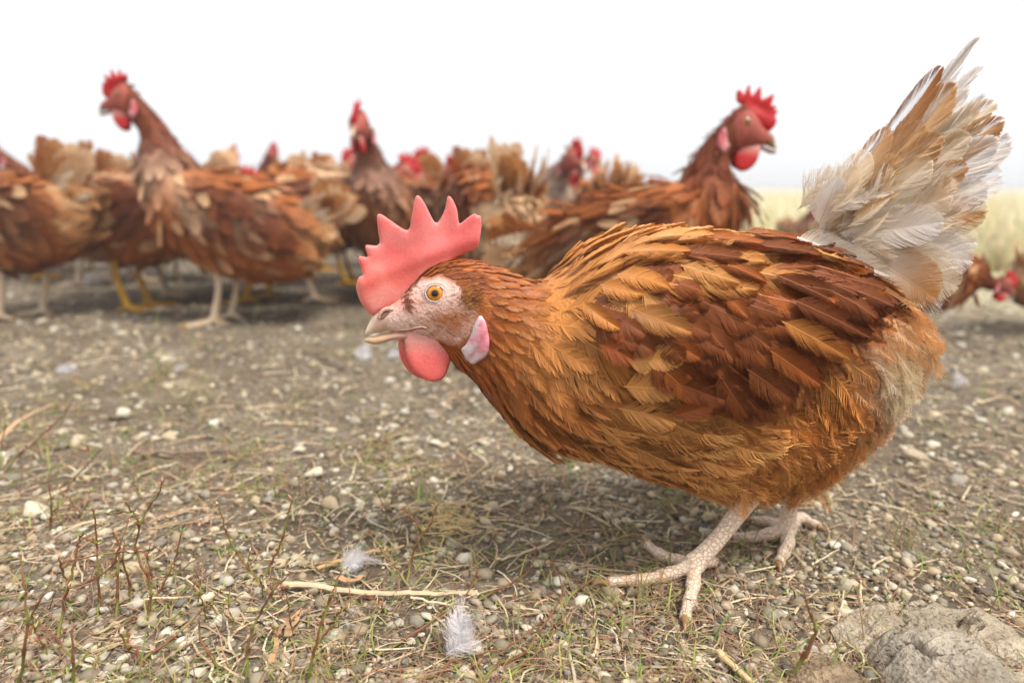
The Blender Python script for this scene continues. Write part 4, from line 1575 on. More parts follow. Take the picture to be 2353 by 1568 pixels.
# the corner of the mouth runs back under the eye
mp_ = zc(np.array([(455, 1100), (520, 1088), (580, 1076), (625, 1070), (655, 1078), (640, 1092)], float))
for sg in (1, -1):
    mj = [((hq - p_) ** 2).sum(1).argmin() for p_ in mp_]
    m3 = np.array([1, sg, 1])
    V, F = tube(catmull([hp[j_] * m3 + hn[j_] * m3 * 0.0002 for j_ in mj], 6), np.r_[np.full(18, 0.0006), np.linspace(0.0006, 0.0004, 13)], 8)
    mk('mouth_corner', V, F, M['skin'], np.broadcast_to(S(210, 166, 150), V.shape), smooth=True, parent=hen)
    V, F = tube(catmull([hp[j_] * m3 + np.array([0, sg * 0.0001, -0.0008]) for j_ in mj[:5]], 6), 0.0005, 8)
    mk('mouth_line', V, F, M['skin'], np.broadcast_to(S(120, 78, 66), V.shape), smooth=True, parent=hen)
# ear tuft
tuft = Feathers()
tp = zc(np.stack([rng.normal(958, 40, 130), rng.normal(862, 40, 130)], -1))
j = [((hq - p) ** 2).sum(1).argmin() for p in tp]
for jj in j:
    for sg in (1, -1):
        m3 = np.array([1, sg, 1])
        cc = S(166, 112, 62) * (1 + 0.2 * rng.normal())
        tuft.add('bristle', hp[jj] * m3 + np.array([0, sg * 0.0006, 0]), (-0.9, 0.5 * sg, 0.25 * rng.normal() + 0.15), hn[jj] * m3, rng.uniform(0.004, 0.0075), cc * 0.8, cc * 1.25, k=3, lift=0.35, wide=1.2)
tuft.build('ear_tuft', M['feather'], hen, 'stuff')

# --- legs
def zf(p):
    return 1311 + p[0] * 0.38, 893.9 + p[1] * 0.38


def toe_pts(pts, h):
    out = []
    for k, p in enumerate(pts):
        hh = h[k] if k < len(h) else h[-1]
        w = on_ground(*zf(p), hh)
        out.append(to_local(w))
    return [np.array(o) for o in out]


LEGC = S(238, 212, 188)
CLAWC = S(150, 112, 74)
tH = [0.0062, 0.0058, 0.0052, 0.005, 0.002]
near_foot = to_local(on_ground(*zf((745, 1062)), 0.010))
yn = near_foot[1]
sh = [np.array([*sag(*zf((1060, 700)), yn * 0.9)])]
top = sag(*zf((1090, 640)), yn)
mid_ = sag(*zf((905, 885)), yn)
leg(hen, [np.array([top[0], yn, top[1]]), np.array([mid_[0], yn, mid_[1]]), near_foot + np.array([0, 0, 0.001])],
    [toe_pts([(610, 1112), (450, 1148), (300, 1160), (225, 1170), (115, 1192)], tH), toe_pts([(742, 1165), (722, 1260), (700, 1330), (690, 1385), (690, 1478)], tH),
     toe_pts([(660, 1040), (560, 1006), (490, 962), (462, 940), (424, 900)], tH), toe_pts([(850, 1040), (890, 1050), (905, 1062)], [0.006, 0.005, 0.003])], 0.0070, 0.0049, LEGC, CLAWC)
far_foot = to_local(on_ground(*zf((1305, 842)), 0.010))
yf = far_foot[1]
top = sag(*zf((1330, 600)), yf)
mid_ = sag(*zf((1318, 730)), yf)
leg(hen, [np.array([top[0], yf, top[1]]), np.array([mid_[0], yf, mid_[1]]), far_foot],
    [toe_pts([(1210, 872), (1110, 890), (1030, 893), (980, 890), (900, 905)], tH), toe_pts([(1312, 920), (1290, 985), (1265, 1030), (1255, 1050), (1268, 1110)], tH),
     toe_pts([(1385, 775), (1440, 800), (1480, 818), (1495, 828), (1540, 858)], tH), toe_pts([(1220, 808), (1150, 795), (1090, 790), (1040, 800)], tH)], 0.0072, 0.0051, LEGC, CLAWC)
# thigh fluff where the shanks come out
thigh = Feathers()
for (cx, cy, yy, n_) in ((1692, 1150, yn, 14), (1805, 1135, yf, 6)):
    for i in range(n_):
        x, y = cx + 60 * rng.normal() * 0.7, cy - 45 + 14 * rng.normal()
        a2 = sag(x, y, yy)
        an = math.radians(78 + (cx - x) * 0.35 + 16 * rng.normal())
        ph = rng.uniform(0, 6.28)
        cc = (S(232, 208, 176) if (rng.uniform() < 0.5 and x < cx) else C_['orange'] * 1.1) * (1 + 0.08 * rng.normal())
        thigh.add('fluff', (a2[0] + 0.006 * math.cos(ph), yy + 0.016 * math.sin(ph), a2[1]), (-math.cos(an), 0.15 * math.sin(ph), -math.sin(an)), (0.3 * math.cos(ph), math.sin(ph) + 0.4, 0.1), rng.uniform(0.014, 0.024), cc * 0.95, cc * 1.1, k=6,
                  lift=0.1, var=0.14, side=0.2 * rng.normal())
thigh.build('thigh_fluff', M['feather'], hen, 'stuff')
# ------------------------------------------------------------------ the flock
def bezier(p0, p1, p2, p3, t):
    t = np.asarray(t)[:, None]
    return (1 - t) ** 3 * p0 + 3 * (1 - t) ** 2 * t * p1 + 3 * (1 - t) * t ** 2 * p2 + t ** 3 * p3


BODY = [((-0.170, 0.228), (-0.168, 0.205), 0.012), ((-0.152, 0.250), (-0.158, 0.155), 0.040), ((-0.115, 0.268), (-0.125, 0.118), 0.062), ((-0.060, 0.280), (-0.062, 0.100), 0.077), ((0.0, 0.286), (0.0, 0.096), 0.080),
        ((0.055, 0.283), (0.065, 0.108), 0.074), ((0.098, 0.275), (0.120, 0.142), 0.062)]


def flock_hen(head_at, pitch, seed, white_chest=0.0, fine=False, leg_col=None, tail_up=62, tone=1.0, pale=0.25, comb_s=0.62, head_s=0.98, tilt=0.0):
    """a whole hen standing at the origin, beak towards +x"""
    global rng
    keep, rng = rng, np.random.default_rng(seed)
    root = empty('hen')
    rg = [[*a, *b, w, -0.12, 2.15] for a, b, w in BODY]
    e = np.array(head_at)
    cp, sp = math.cos(pitch), math.sin(pitch)
    rot = lambda v: np.array([v[0] * cp - v[1] * sp, v[0] * sp + v[1] * cp])
    B = np.array([0.100, 0.212])
    rise = math.atan2(e[1] - 0.23, e[0] - 0.08)
    up = float(sstep(0.3, 1.0, rise))
    base = e + rot(np.array([-0.014 - 0.012 * (1 - up), -0.020 - 0.004 * up])) * head_s
    tdir = np.array([math.cos(rise), math.sin(rise)])
    tend = nrm(tdir * (0.4 + 0.6 * up) + rot(np.array([1.0, 0])) * (1 - up) * 0.8 + rot(np.array([0.35, 0])) * up)
    ln = np.linalg.norm(base - B)
    sdir = nrm(np.array([0.8, 0.35 + 0.6 * up]) if rise > -0.3 else np.array([0.9, -0.3]))
    t = np.array([0.30, 0.52, 0.74, 0.95])
    C = bezier(B, B + sdir * ln * 0.40, base - tend * ln * 0.35, base, t)
    Tn = nrm(bezier(B, B + sdir * ln * 0.40, base - tend * ln * 0.35, base, t + 0.02) - C)
    for c, tg, h, w in zip(C, Tn, (0.054, 0.034, 0.0235, 0.0205), (0.048, 0.030, 0.021, 0.0185)):
        perp = np.array([-tg[1], tg[0]])
        rg.append([*(c + perp * h), *(c - perp * h), w, 0, 2.1])
    for t_, b_, w in HEAD_RINGS[2:]:
        rg.append([*(e + rot(t_) * head_s), *(e + rot(b_) * head_s), w * head_s, 0, 2.1])
    sf = Surf(rg)
    nb = len(BODY)

    def colour(P, U):
        x, y, z = P[:, 0], P[:, 1], P[:, 2]
        c = np.tile(S(176, 104, 50), (len(P), 1))

        def put(w, col):
            nonlocal c
            w = np.clip(w, 0, 1)[:, None]
            c = c * (1 - w) + w * col
        put(sstep(0.05, 0.065, np.abs(y)) * sstep(-0.15, -0.08, x) * (1 - sstep(0.06, 0.1, x)) * sstep(0.14, 0.18, z) * 0.9, S(104, 50, 24))
        put((1 - sstep(-0.16, -0.10, x)) * 0.7, S(214, 168, 118))
        put(sstep(0.0, 0.5, fbm(x * 16 + seed, z * 16 + y * 9, seed, 2)) * pale * 1.2 * (U < nb + 1), S(226, 196, 158))
        put(sstep(nb - 0.6, nb + 1.2, U), S(128, 62, 26))
        put(white_chest * np.exp(-(((x - 0.15) / 0.06) ** 2 + ((z - 0.25) / 0.045) ** 2)), S(236, 220, 198))
        return c * tone * np.array([0.82, 0.78, 0.76])
    V, F, U, Fi = sf.grid(6, 32)
    bc = colour(V, U)
    hd = e + 0 * V[:, [0, 2]]
    hx = ((V[:, [0, 2]] - e) @ np.array([[cp, -sp], [sp, cp]])) / head_s
    fc = (U > nb + 3.6) & (hx[:, 0] > -0.018) & (hx[:, 1] < 0.016)
    bc[fc] = S(158, 78, 66) * (1 + 0.15 * rng.normal(size=(fc.sum(), 1)))
    mk('body', V, F, M['skin'], bc, smooth=True, parent=root)
    U, Fi = sf.sample(5200, seed, 0.1, nb + 5.2)
    P, du, n = sf.frame(U, Fi)
    head = U > nb + 2.2
    r = np.where(head, 0.0068, np.where(U > nb, 0.009, 0.0145 if not fine else 0.0115))
    k = poisson(P, r, seed)
    U, Fi, P, du, n, head = U[k], Fi[k], P[k], du[k], n[k], head[k]
    bc = colour(P, U)
    D = nrm(-du + np.array([0, 0, -0.45]) * (np.abs(n[:, 1:2])) * (U < nb)[:, None])
    D = nrm(D - n * (D * n).sum(-1, keepdims=True))
    hx = ((P[:, [0, 2]] - e) @ np.array([[cp, -sp], [sp, cp]])) / head_s
    fe = Feathers()
    for i in range(len(P)):
        if head[i] and hx[i, 0] > -0.014 and hx[i, 1] < 0.014:
            continue
        Ln = 0.013 if head[i] else (0.020 + 0.016 * float(sstep(nb + 2.2, nb, U[i])) if U[i] > nb - 0.5 else rng.uniform(0.032, 0.048))
        c = bc[i] * (1 + 0.10 * rng.normal())
        if not head[i] and U[i] < nb and rng.uniform() < 0.06 + pale * 0.2:
            c = c * 0.5 + S(224, 186, 140) * 0.5
        w = rng.uniform() < 0.35
        if fine:
            kd = 'hackle' if U[i] > nb else ('wispy' if w else 'covert')
        else:
            kd = 'far_wisp' if w else 'far'
        if fine and U[i] > nb - 0.5 and not head[i]:
            Ln *= 1.5
            kd = 'wispy' if rng.uniform() < 0.5 else kd
        rag = 0.45 * rng.uniform() if (fine and U[i] > nb and rng.uniform() < 0.35) else 0.0
        fe.add(kd, P[i], nrm(D[i] + 0.15 * rng.normal(size=3)), n[i], Ln, c * 0.85, c * 1.15, k=8, lift=0.13 + rag + 0.13 * abs(rng.normal()), var=0.15, camber=6, side=0.12 * rng.normal())
    fe.build('plumage', M['feather_far'], root, 'stuff')
    ft = Feathers()
    for i in range(17):
        sg = 1 if i % 2 else -1
        a = math.radians(tail_up + rng.uniform(-24, 20))
        c = [S(190, 136, 84), S(222, 190, 152), S(158, 98, 54)][rng.choice(3, p=[0.45, 0.35, 0.2])]
        yy = sg * rng.uniform(0.004, 0.026)
        ft.add('far_tail', (-0.135 + 0.02 * rng.uniform(), yy, 0.235), (-math.cos(a), yy * 9, math.sin(a)), (-math.sin(a) * 0.5, sg, -math.cos(a) * 0.3), rng.uniform(0.078, 0.108), c * 0.95, c * 1.1, k=1, lift=0, var=0.1, side=0.12 * rng.normal(), wide=1.15)
    for i in range(60):
        sg = 1 if i % 2 else -1
        a = math.radians(tail_up - 20 + rng.uniform(-50, 20))
        c = [S(214, 164, 108), S(236, 218, 192)][rng.integers(2)]
        yy = sg * rng.uniform(0.006, 0.03)
        ft.add('far_wisp', (-0.13 + 0.03 * rng.uniform(), yy, 0.225 + 0.025 * rng.uniform()), (-math.cos(a), yy * 8, math.sin(a)), (-0.4, sg, 0.2), rng.uniform(0.045, 0.075), c * 0.9, c * 1.1, k=4, lift=0.1, var=0.12, wide=1.2)
    ft.build('tail', M['tail'], root)
    red = S(200, 38, 40)
    head_pieces(root, e, pitch, head_s, 0.0225, detail=False, comb_scale=comb_s, red=red, comb_lean=1.0)
    for sg in (1, -1):
        ec = place_head(np.array([0.0, sg * 0.0172, 0.0]), e, pitch, head_s)
        eye(root, ec, (0.25, sg, 0.05), (0.1, 0, 1), 0.0050, 0.0060, seg=14, iris=S(150, 92, 34))
    lc = S(222, 198, 170) if leg_col is None else leg_col
    for sg in (1, -1):
        x0 = rng.uniform(-0.03, 0.02) + 0.018 * sg
        y0 = sg * 0.030
        ank = np.array([x0, y0, 0.010])
        toes = [[ank + np.array([0.030, 0.0, -0.004]), ank + np.array([0.052, 0.002 * sg, -0.005]), ank + np.array([0.066, 0.002 * sg, -0.009])],
                [ank + np.array([0.022, 0.016, -0.004]), ank + np.array([0.038, 0.028, -0.005]), ank + np.array([0.050, 0.034, -0.009])],
                [ank + np.array([0.022, -0.016, -0.004]), ank + np.array([0.038, -0.028, -0.005]), ank + np.array([0.050, -0.034, -0.009])],
                [ank + np.array([-0.014, -0.004 * sg, -0.004]), ank + np.array([-0.024, -0.005 * sg, -0.006]), ank + np.array([-0.031, -0.005 * sg, -0.009])]]
        leg(root, [np.array([x0 - 0.012, y0, 0.125]), np.array([x0 - 0.016, y0, 0.075]), ank], toes, 0.0070, 0.0050, lc, S(176, 130, 80), voxel=0.0026)
    for ch in root.children:                        # the trunk tips up, the legs stay plumb
        if ch.name.startswith('leg'):
            ch.rotation_euler = (0, math.radians(tilt), 0)
    root.rotation_euler = (0, -math.radians(tilt), 0)
    rng = keep
    return root


POSE = {'tall': ((0.228, 0.372), -0.29), 'medium': ((0.231, 0.343), -0.22), 'low': ((0.233, 0.296), -0.19), 'level': ((0.225, 0.262), -0.15), 'peck': ((0.235, 0.095), -0.85), 'forage': ((0.225, 0.185), -0.45)}


def stand(o, px, Y, heading, label, s=1.1):
    f = Y * CP + 0.08 * SP
    x = (px - 1176) / FPX * f
    o.location = (x, Y, float(gh(x, Y)) - 0.001)
    o.rotation_euler[2] = math.radians(heading)
    o.scale = (s, s, s)
    tag(o, label, 'hen', 'brown hens on the run')
    return o


def fh(pose, seed, **kw):
    at, pt = POSE[pose]
    return flock_hen(at, pt, seed, **kw)


YEL = S(214, 160, 40)
hC = stand(fh('tall', 11, tilt=14, white_chest=0.35, pale=0.4, tail_up=48), 482, 1.42, 182, 'tall-necked hen standing upright in profile, beak pointing to the picture\'s left edge')
hA = stand(fh('level', 12, tilt=-3, tone=0.9, pale=0.12), 30, 1.46, 176, 'hen cut off by the left edge of the picture, only its rear half showing')
hB = stand(fh('level', 13, leg_col=YEL, pale=0.45, tail_up=72), 318, 1.60, 6, 'yellow-legged hen half hidden behind the tall-necked hen, its tail upright')
hD = stand(fh('level', 14, tilt=5, pale=0.6), 720, 1.66, 12, 'pale-rumped hen between the tall-necked hen and the one facing the camera')
hE = stand(fh('medium', 15, tilt=10, white_chest=0.28, pale=0.15, tone=0.9), 884, 1.66, -94, 'dark hen facing the camera head-on with a white bib on its chest')
hG = stand(fh('low', 16, tilt=8, white_chest=0.8, pale=0.3, tone=0.92), 1218, 1.86, -62, 'dark-necked hen with white breast standing just right of the big hen\'s comb')
hJ = stand(flock_hen((0.192, 0.334), -0.40, 17, tilt=14, white_chest=0.0, fine=True, pale=0.30, tail_up=18, comb_s=0.70, head_s=1.05), 1522, 1.02, -10, 'alert hen with bright red comb looking right from behind the big hen\'s back', 1.0)
hL = stand(fh('forage', 18, pale=0.35, tone=0.95), 2150, 1.22, -4, 'low hen whose red face shows at the right edge under the big hen\'s tail', 0.58)
for src, px, Y, hd, lab in [(hD, 1112, 1.42, 112, 'tan hen turned away, its round rump showing behind the big hen\'s comb'),
                            (hB, 1405, 1.62, 78, 'hen turned away behind the alert hen, only its upright tan tail showing'),
                            (hG, 1130, 2.20, 188, 'hen whose red head shows just above the big hen\'s tallest comb spikes'),
                            (hD, 1050, 1.95, -112, 'hen with its face showing between two spikes of the big hen\'s comb'),
                            (hE, 1262, 2.70, 15, 'small far hen whose red face shows right of the dark-necked white-breasted hen'),
                            (hE, 1836, 2.6, -80, 'left of two far hens in the meadow beside the big hen\'s tail'),
                            (hE, 1866, 2.75, -100, 'right of two far hens in the meadow beside the big hen\'s tail'),
                            (hB, 85, 2.15, 55, 'far hen whose tail rises above the hen cut off by the left edge'),
                            (hD, 30, 2.45, 100, 'farthest hen at the left edge, only its back and tail tip showing'),
                            (hA, 292, 2.05, 84, 'far hen whose tail shows under the throat of the tall-necked hen'),
                            (hE, 522, 2.72, -55, 'left of two small far heads above the back of the tall-necked hen'),
                            (hE, 580, 2.85, -40, 'right of two small far heads above the back of the tall-necked hen'),
                            (hB, 742, 2.35, 20, 'far pale hen in the gap left of the hen that faces the camera'),
                            (hA, 1085, 2.05, 35, 'far hen with raised brown tail behind the right half of the big hen\'s comb'),
                            (hD, 965, 2.5, 150, 'far hen in the gap right of the hen that faces the camera'),
                            (hD, 2435, 1.32, 25, 'dark hen mostly cut off by the right edge behind the low hen'),
                            (hE, 150, 2.30, 200, 'far hen with raised head between the left-edge hen and the yellow-legged hen'),
                            (hD, 372, 1.78, 30, 'pale hen pressed between the yellow-legged and the tall-necked hen'),
                            (hG, 690, 2.35, -70, 'far dark-necked hen looking out over the pale-rumped hen'),
                            (hB, 560, 1.72, 170, 'hen close behind the tall-necked hen\'s rump, its legs showing beneath'),
                            (hG, 905, 2.45, -120, 'far hen peering past the right shoulder of the hen facing the camera'),
                            (hA, 205, 1.98, 160, 'hen behind the yellow-legged hen, showing between it and the left-edge hen'),
                            (hG, 420, 2.15, 140, 'hen hidden behind the tall-necked hen\'s body, its back just showing'),
                            (hA, 625, 1.92, 200, 'hen right behind the tall-necked hen\'s tail'),
                            (hB, 810, 2.05, 15, 'hen close behind the left shoulder of the hen facing the camera'),
                            (hA, 960, 1.80, 165, 'hen between the one facing the camera and the big hen\'s comb'),
                            (hD, 1310, 2.1, 190, 'hen between the dark-necked white-breasted hen and the upright tan tail')]:
    stand(copy_tree(src), px, Y, hd, lab, 0.56 if ('beside the big hen' in lab or 'behind the low hen' in lab) else float(rng.uniform(1.0, 1.12)))
# ------------------------------------------------------------------ meadow behind the flock
def blades(P, h, col, lean, seed, wid=0.0035):
    r = np.random.default_rng(seed)
    n = len(P)
    a = r.uniform(0, 6.28, n)
    s = np.stack([np.cos(a), np.sin(a), 0 * a], -1) * (wid * (0.7 + 0.6 * r.uniform(size=n)))[:, None]
    b = r.uniform(0, 6.28, n)
    d = np.stack([np.cos(b), np.sin(b), 0 * b], -1) * (h * lean * r.uniform(0.2, 1, n))[:, None]
    up = np.array([0, 0, 1.0])
    v = np.stack([P - s, P + s, P - s * 0.8 + d * 0.35 + up * h[:, None] * 0.6, P + s * 0.8 + d * 0.35 + up * h[:, None] * 0.6, P + d - s * 0.15 + up * h[:, None], P + d + s * 0.15 + up * h[:, None]], 1)
    f = np.array([[0, 1, 3, 2], [2, 3, 5, 4]])
    F = (f[None] + (np.arange(n) * 6)[:, None, None]).reshape(-1, 4)
    return v.reshape(-1, 3), F, np.repeat(col, 6, 0)


r_ = np.random.default_rng(77)
n = 30000
yy = 2.3 + 26 * r_.uniform(size=n) ** 2.2
xx = (r_.uniform(-0.95, 0.95, n)) * (yy + 1.0)
lim = 3.4 - 1.0 * np.clip(xx, -1.5, 1.4) + 0.9 * fbm(xx * 1.3, yy * 1.3, 61, 3)
k = yy > lim
xx, yy = xx[k], yy[k]
P = np.stack([xx, yy, gh(xx, yy)], -1)
pat = vnoise(xx * 1.1, yy * 0.8, 71)[:, None]
cols = np.where(r_.uniform(size=(len(P), 1)) < pat * 0.9, S(220, 210, 178), S(192, 190, 148)) * (1 + 0.16 * r_.normal(size=(len(P), 1)))  # blade tones lightened to imitate glare over the far field
dry = r_.uniform(size=(len(P), 1)) < 0.18
cols = np.where(dry, S(216, 186, 142), cols)
h = r_.uniform(0.05, 0.17, len(P)) * (0.65 + 0.6 * pat[:, 0]) * (1 + 0.03 * yy)
V, F, Cc = blades(P, h, cols, 0.55, 3, wid=0.004)
wid_scale = 1
o = mk('meadow_grass', V, F, M['grass'], Cc)
tag(o, 'pale yellow-green meadow grass beyond the trodden run', 'grass')
o['kind'] = 'stuff'

# ------------------------------------------------------------------ litter on the soil: dry strands, chaff and green sprigs
def strands(n, seed, L0, L1, rad0, cols, y0, y1, pw, rise, name, label, seg=5, clumps=0):
    r = np.random.default_rng(seed)
    px, py = r.uniform(-150, 2500, n), y0 + (y1 - y0) * r.uniform(size=n) ** pw
    far_ = r.uniform(size=n) < 0.18
    px = np.where(far_, r.uniform(-800, 3150, n), px)
    py = np.where(far_, 670 + 1300 * r.uniform(size=n), py)
    P = on_ground(px, py)
    if clumps:
        cc_ = r.integers(0, clumps, n)
        sp_ = r.uniform(0.008, 0.03, clumps)[cc_]
        P = P[:clumps][cc_] + np.stack([r.normal(size=n) * sp_, r.normal(size=n) * sp_, 0 * sp_], -1)
    dens = fbm(P[:, 0] * 7, P[:, 1] * 7, seed, 3) + 0.4 * r.normal(size=n)
    P = P[dens > -0.2]
    n = len(P)
    a = r.uniform(0, 6.28, n)
    Ln = r.uniform(L0, L1, n) * (0.8 + 0.5 * np.clip(P[:, 1], 0.3, 1.5))
    turn = r.normal(0, 0.55, n)
    up = np.abs(r.normal(0, rise, n))
    pts = []
    pos = P.copy()
    pos[:, 2] = gh(pos[:, 0], pos[:, 1]) + 0.0012
    for i in range(seg + 1):
        pts.append(pos.copy())
        aa = a + turn * i / seg + 0.12 * r.normal(size=n)
        pos = pos + np.stack([np.cos(aa), np.sin(aa), up * math.cos(i / seg * 3.0)], -1) * (Ln / seg)[:, None]
        pos[:, 2] = np.maximum(pos[:, 2], gh(pos[:, 0], pos[:, 1]) + 0.0008 + 0.0015 * r.uniform(size=n))
    pts = np.stack(pts, 1)
    t = nrm(np.gradient(pts, axis=1))
    sd_ = nrm(np.cross(t, np.array([0, 0, 1.0])))
    wd = rad0 * (0.6 + 0.8 * r.uniform(size=(n, 1, 1))) * (1 - 0.6 * np.linspace(0, 1, seg + 1))[None, :, None] * (0.8 + 0.5 * np.clip(P[:, 1], 0.3, 1.6))[:, None, None]
    upv = np.array([0, 0, 1.0])
    v = np.stack([pts - sd_ * wd, pts + upv * wd * 0.9, pts + sd_ * wd], 2)            # three rows: a ridge, so that it has depth
    f = []
    for i in range(seg):
        for k_ in range(2):
            b = i * 3 + k_
            f.append([b, b + 1, b + 4, b + 3])
    f = np.array(f)
    m = (seg + 1) * 3
    F = (f[None] + (np.arange(n) * m)[:, None, None]).reshape(-1, 4)
    c = np.array(cols)[r.integers(0, len(cols), n)] * (1 + 0.15 * r.normal(size=(n, 1)))
    o = mk(name, v.reshape(-1, 3), F, M['straw'], np.repeat(c, m, 0))
    tag(o, label, 'litter')
    o['kind'] = 'stuff'
    return o


strands(7500, 201, 0.012, 0.05, 0.00036, [S(150, 112, 86), S(160, 124, 98), S(132, 94, 74), S(176, 148, 116), S(124, 98, 80)], 660, 1640, 0.85, 0.35, 'dry_roots', 'thin reddish dry stems and roots matted over the soil')
strands(2400, 202, 0.012, 0.045, 0.0008, [S(200, 180, 146), S(186, 160, 126), S(206, 190, 160), S(172, 146, 112)], 660, 1640, 0.85, 0.12, 'straw_chaff', 'short pale straw and chaff lying on the gravel', seg=4)
strands(1500, 203, 0.006, 0.02, 0.00055, [S(120, 138, 62), S(142, 150, 76), S(98, 120, 52), S(164, 164, 92)], 660, 1640, 0.7, 1.0, 'green_sprigs', 'tiny green sprigs coming up between the stones', seg=3)

strands(4200, 204, 0.010, 0.03, 0.00045, [S(128, 136, 70), S(150, 138, 84), S(112, 122, 60), S(158, 132, 92), S(140, 108, 78)], 680, 1600, 0.8, 0.9, 'weed_patches', 'small green-brown weed mats dotted over the gravel', seg=4, clumps=110)

# ------------------------------------------------------------------ knotweed stems in front
def zl(p):
    p = np.asarray(p, float)
    return np.stack([p[:, 0] * 0.4299, 893.9 + p[:, 1] * 0.4299], -1)


def zr(p):
    p = np.asarray(p, float)
    return np.stack([1728 + p[:, 0] * 0.2778, 1132.2 + p[:, 1] * 0.2778], -1)


def zm(p):
    p = np.asarray(p, float)
    return np.stack([595.9 + p[:, 0] * 0.3293, 1132.2 + p[:, 1] * 0.3293], -1)


def plant(stems, label, conv, rad0=0.0010, depth=None, lying=False, green=0.5, group='knotweed stems in front'):
    """stems: pixel polylines, the first one rooted in the ground; the others branch off it"""
    base = on_ground(*conv([stems[0][0]])[0])
    Yb = base[1] if depth is None else depth
    root = empty('knotweed_plant', (base[0], base[1], float(gh(base[0], base[1]))))
    tag(root, label, 'plant', group)
    org = np.array(root.location)
    for si, st in enumerate(stems):
        px = conv(st)
        if lying:
            P = np.array([on_ground(*p, 0.006) for p in px])
            P[:, 2] = gh(P[:, 0], P[:, 1]) + np.linspace(0.002, 0.012, len(P))
        else:
            drift = np.cumsum(rng.normal(0, 0.004, len(px)))
            P = np.array([at_depth(p[0], p[1], Yb + d) for p, d in zip(px, drift)])
            if si == 0:
                P[0] = base + np.array([0, 0, float(gh(base[0], base[1])) - 0.002])
        Q = catmull(P, 5)
        t = np.linspace(0, 1, len(Q))
        rr = rad0 * (1.0 if si == 0 else 0.75) * (1 - 0.55 * t)
        node = (np.arange(len(Q)) % 5 == 0)
        rr = rr * (1 + 0.45 * node)
        Q = Q + rng.normal(0, 0.0003, Q.shape)
        V, F = tube(Q - org, rr, 6)
        ci = np.repeat(np.arange(len(Q)), 6)
        ci = np.append(ci, [0, len(Q) - 1])
        g, b = S(130, 140, 62), S(128, 86, 56)
        mixv = np.clip(green + 0.5 * np.sin(np.arange(len(Q)) * 0.7 + si) - 0.6 * t, 0, 1)
        c = g * mixv[:, None] + b * (1 - mixv[:, None])
        c[node] = S(108, 68, 46)
        o = mk('stem', V, F, M['plant'], c[ci], smooth=True, parent=root)
        # dry bracts, buds and small leaves at the nodes
        lf = []
        for i in np.where(node)[0]:
            for _ in range(rng.integers(1, 4)):
                d = nrm(rng.normal(size=3) + np.array([0, 0, 0.7]))
                s = nrm(np.cross(d, rng.normal(size=3)))
                nn = np.cross(d, s)
                L_ = rng.uniform(0.0018, 0.0055)
                w = L_ * rng.uniform(0.16, 0.34)
                p = Q[i] - org
                v = np.array([p, p + d * L_ * 0.5 + s * w + nn * w * 0.5, p + d * L_, p + d * L_ * 0.5 - s * w + nn * w * 0.5, p + d * L_ * 0.5 - nn * w * 0.4])
                cc = [S(206, 180, 150), S(150, 96, 70), S(128, 140, 74), S(178, 130, 100)][rng.choice(4, p=[0.3, 0.25, 0.25, 0.2])]
                lf.append((v, [[0, 1, 4], [1, 2, 4], [2, 3, 4], [3, 0, 4]], cc))
        V, F, C = join(lf)
        mk('bracts', V, F, M['plant'], C, parent=o, kind='stuff')
    return root


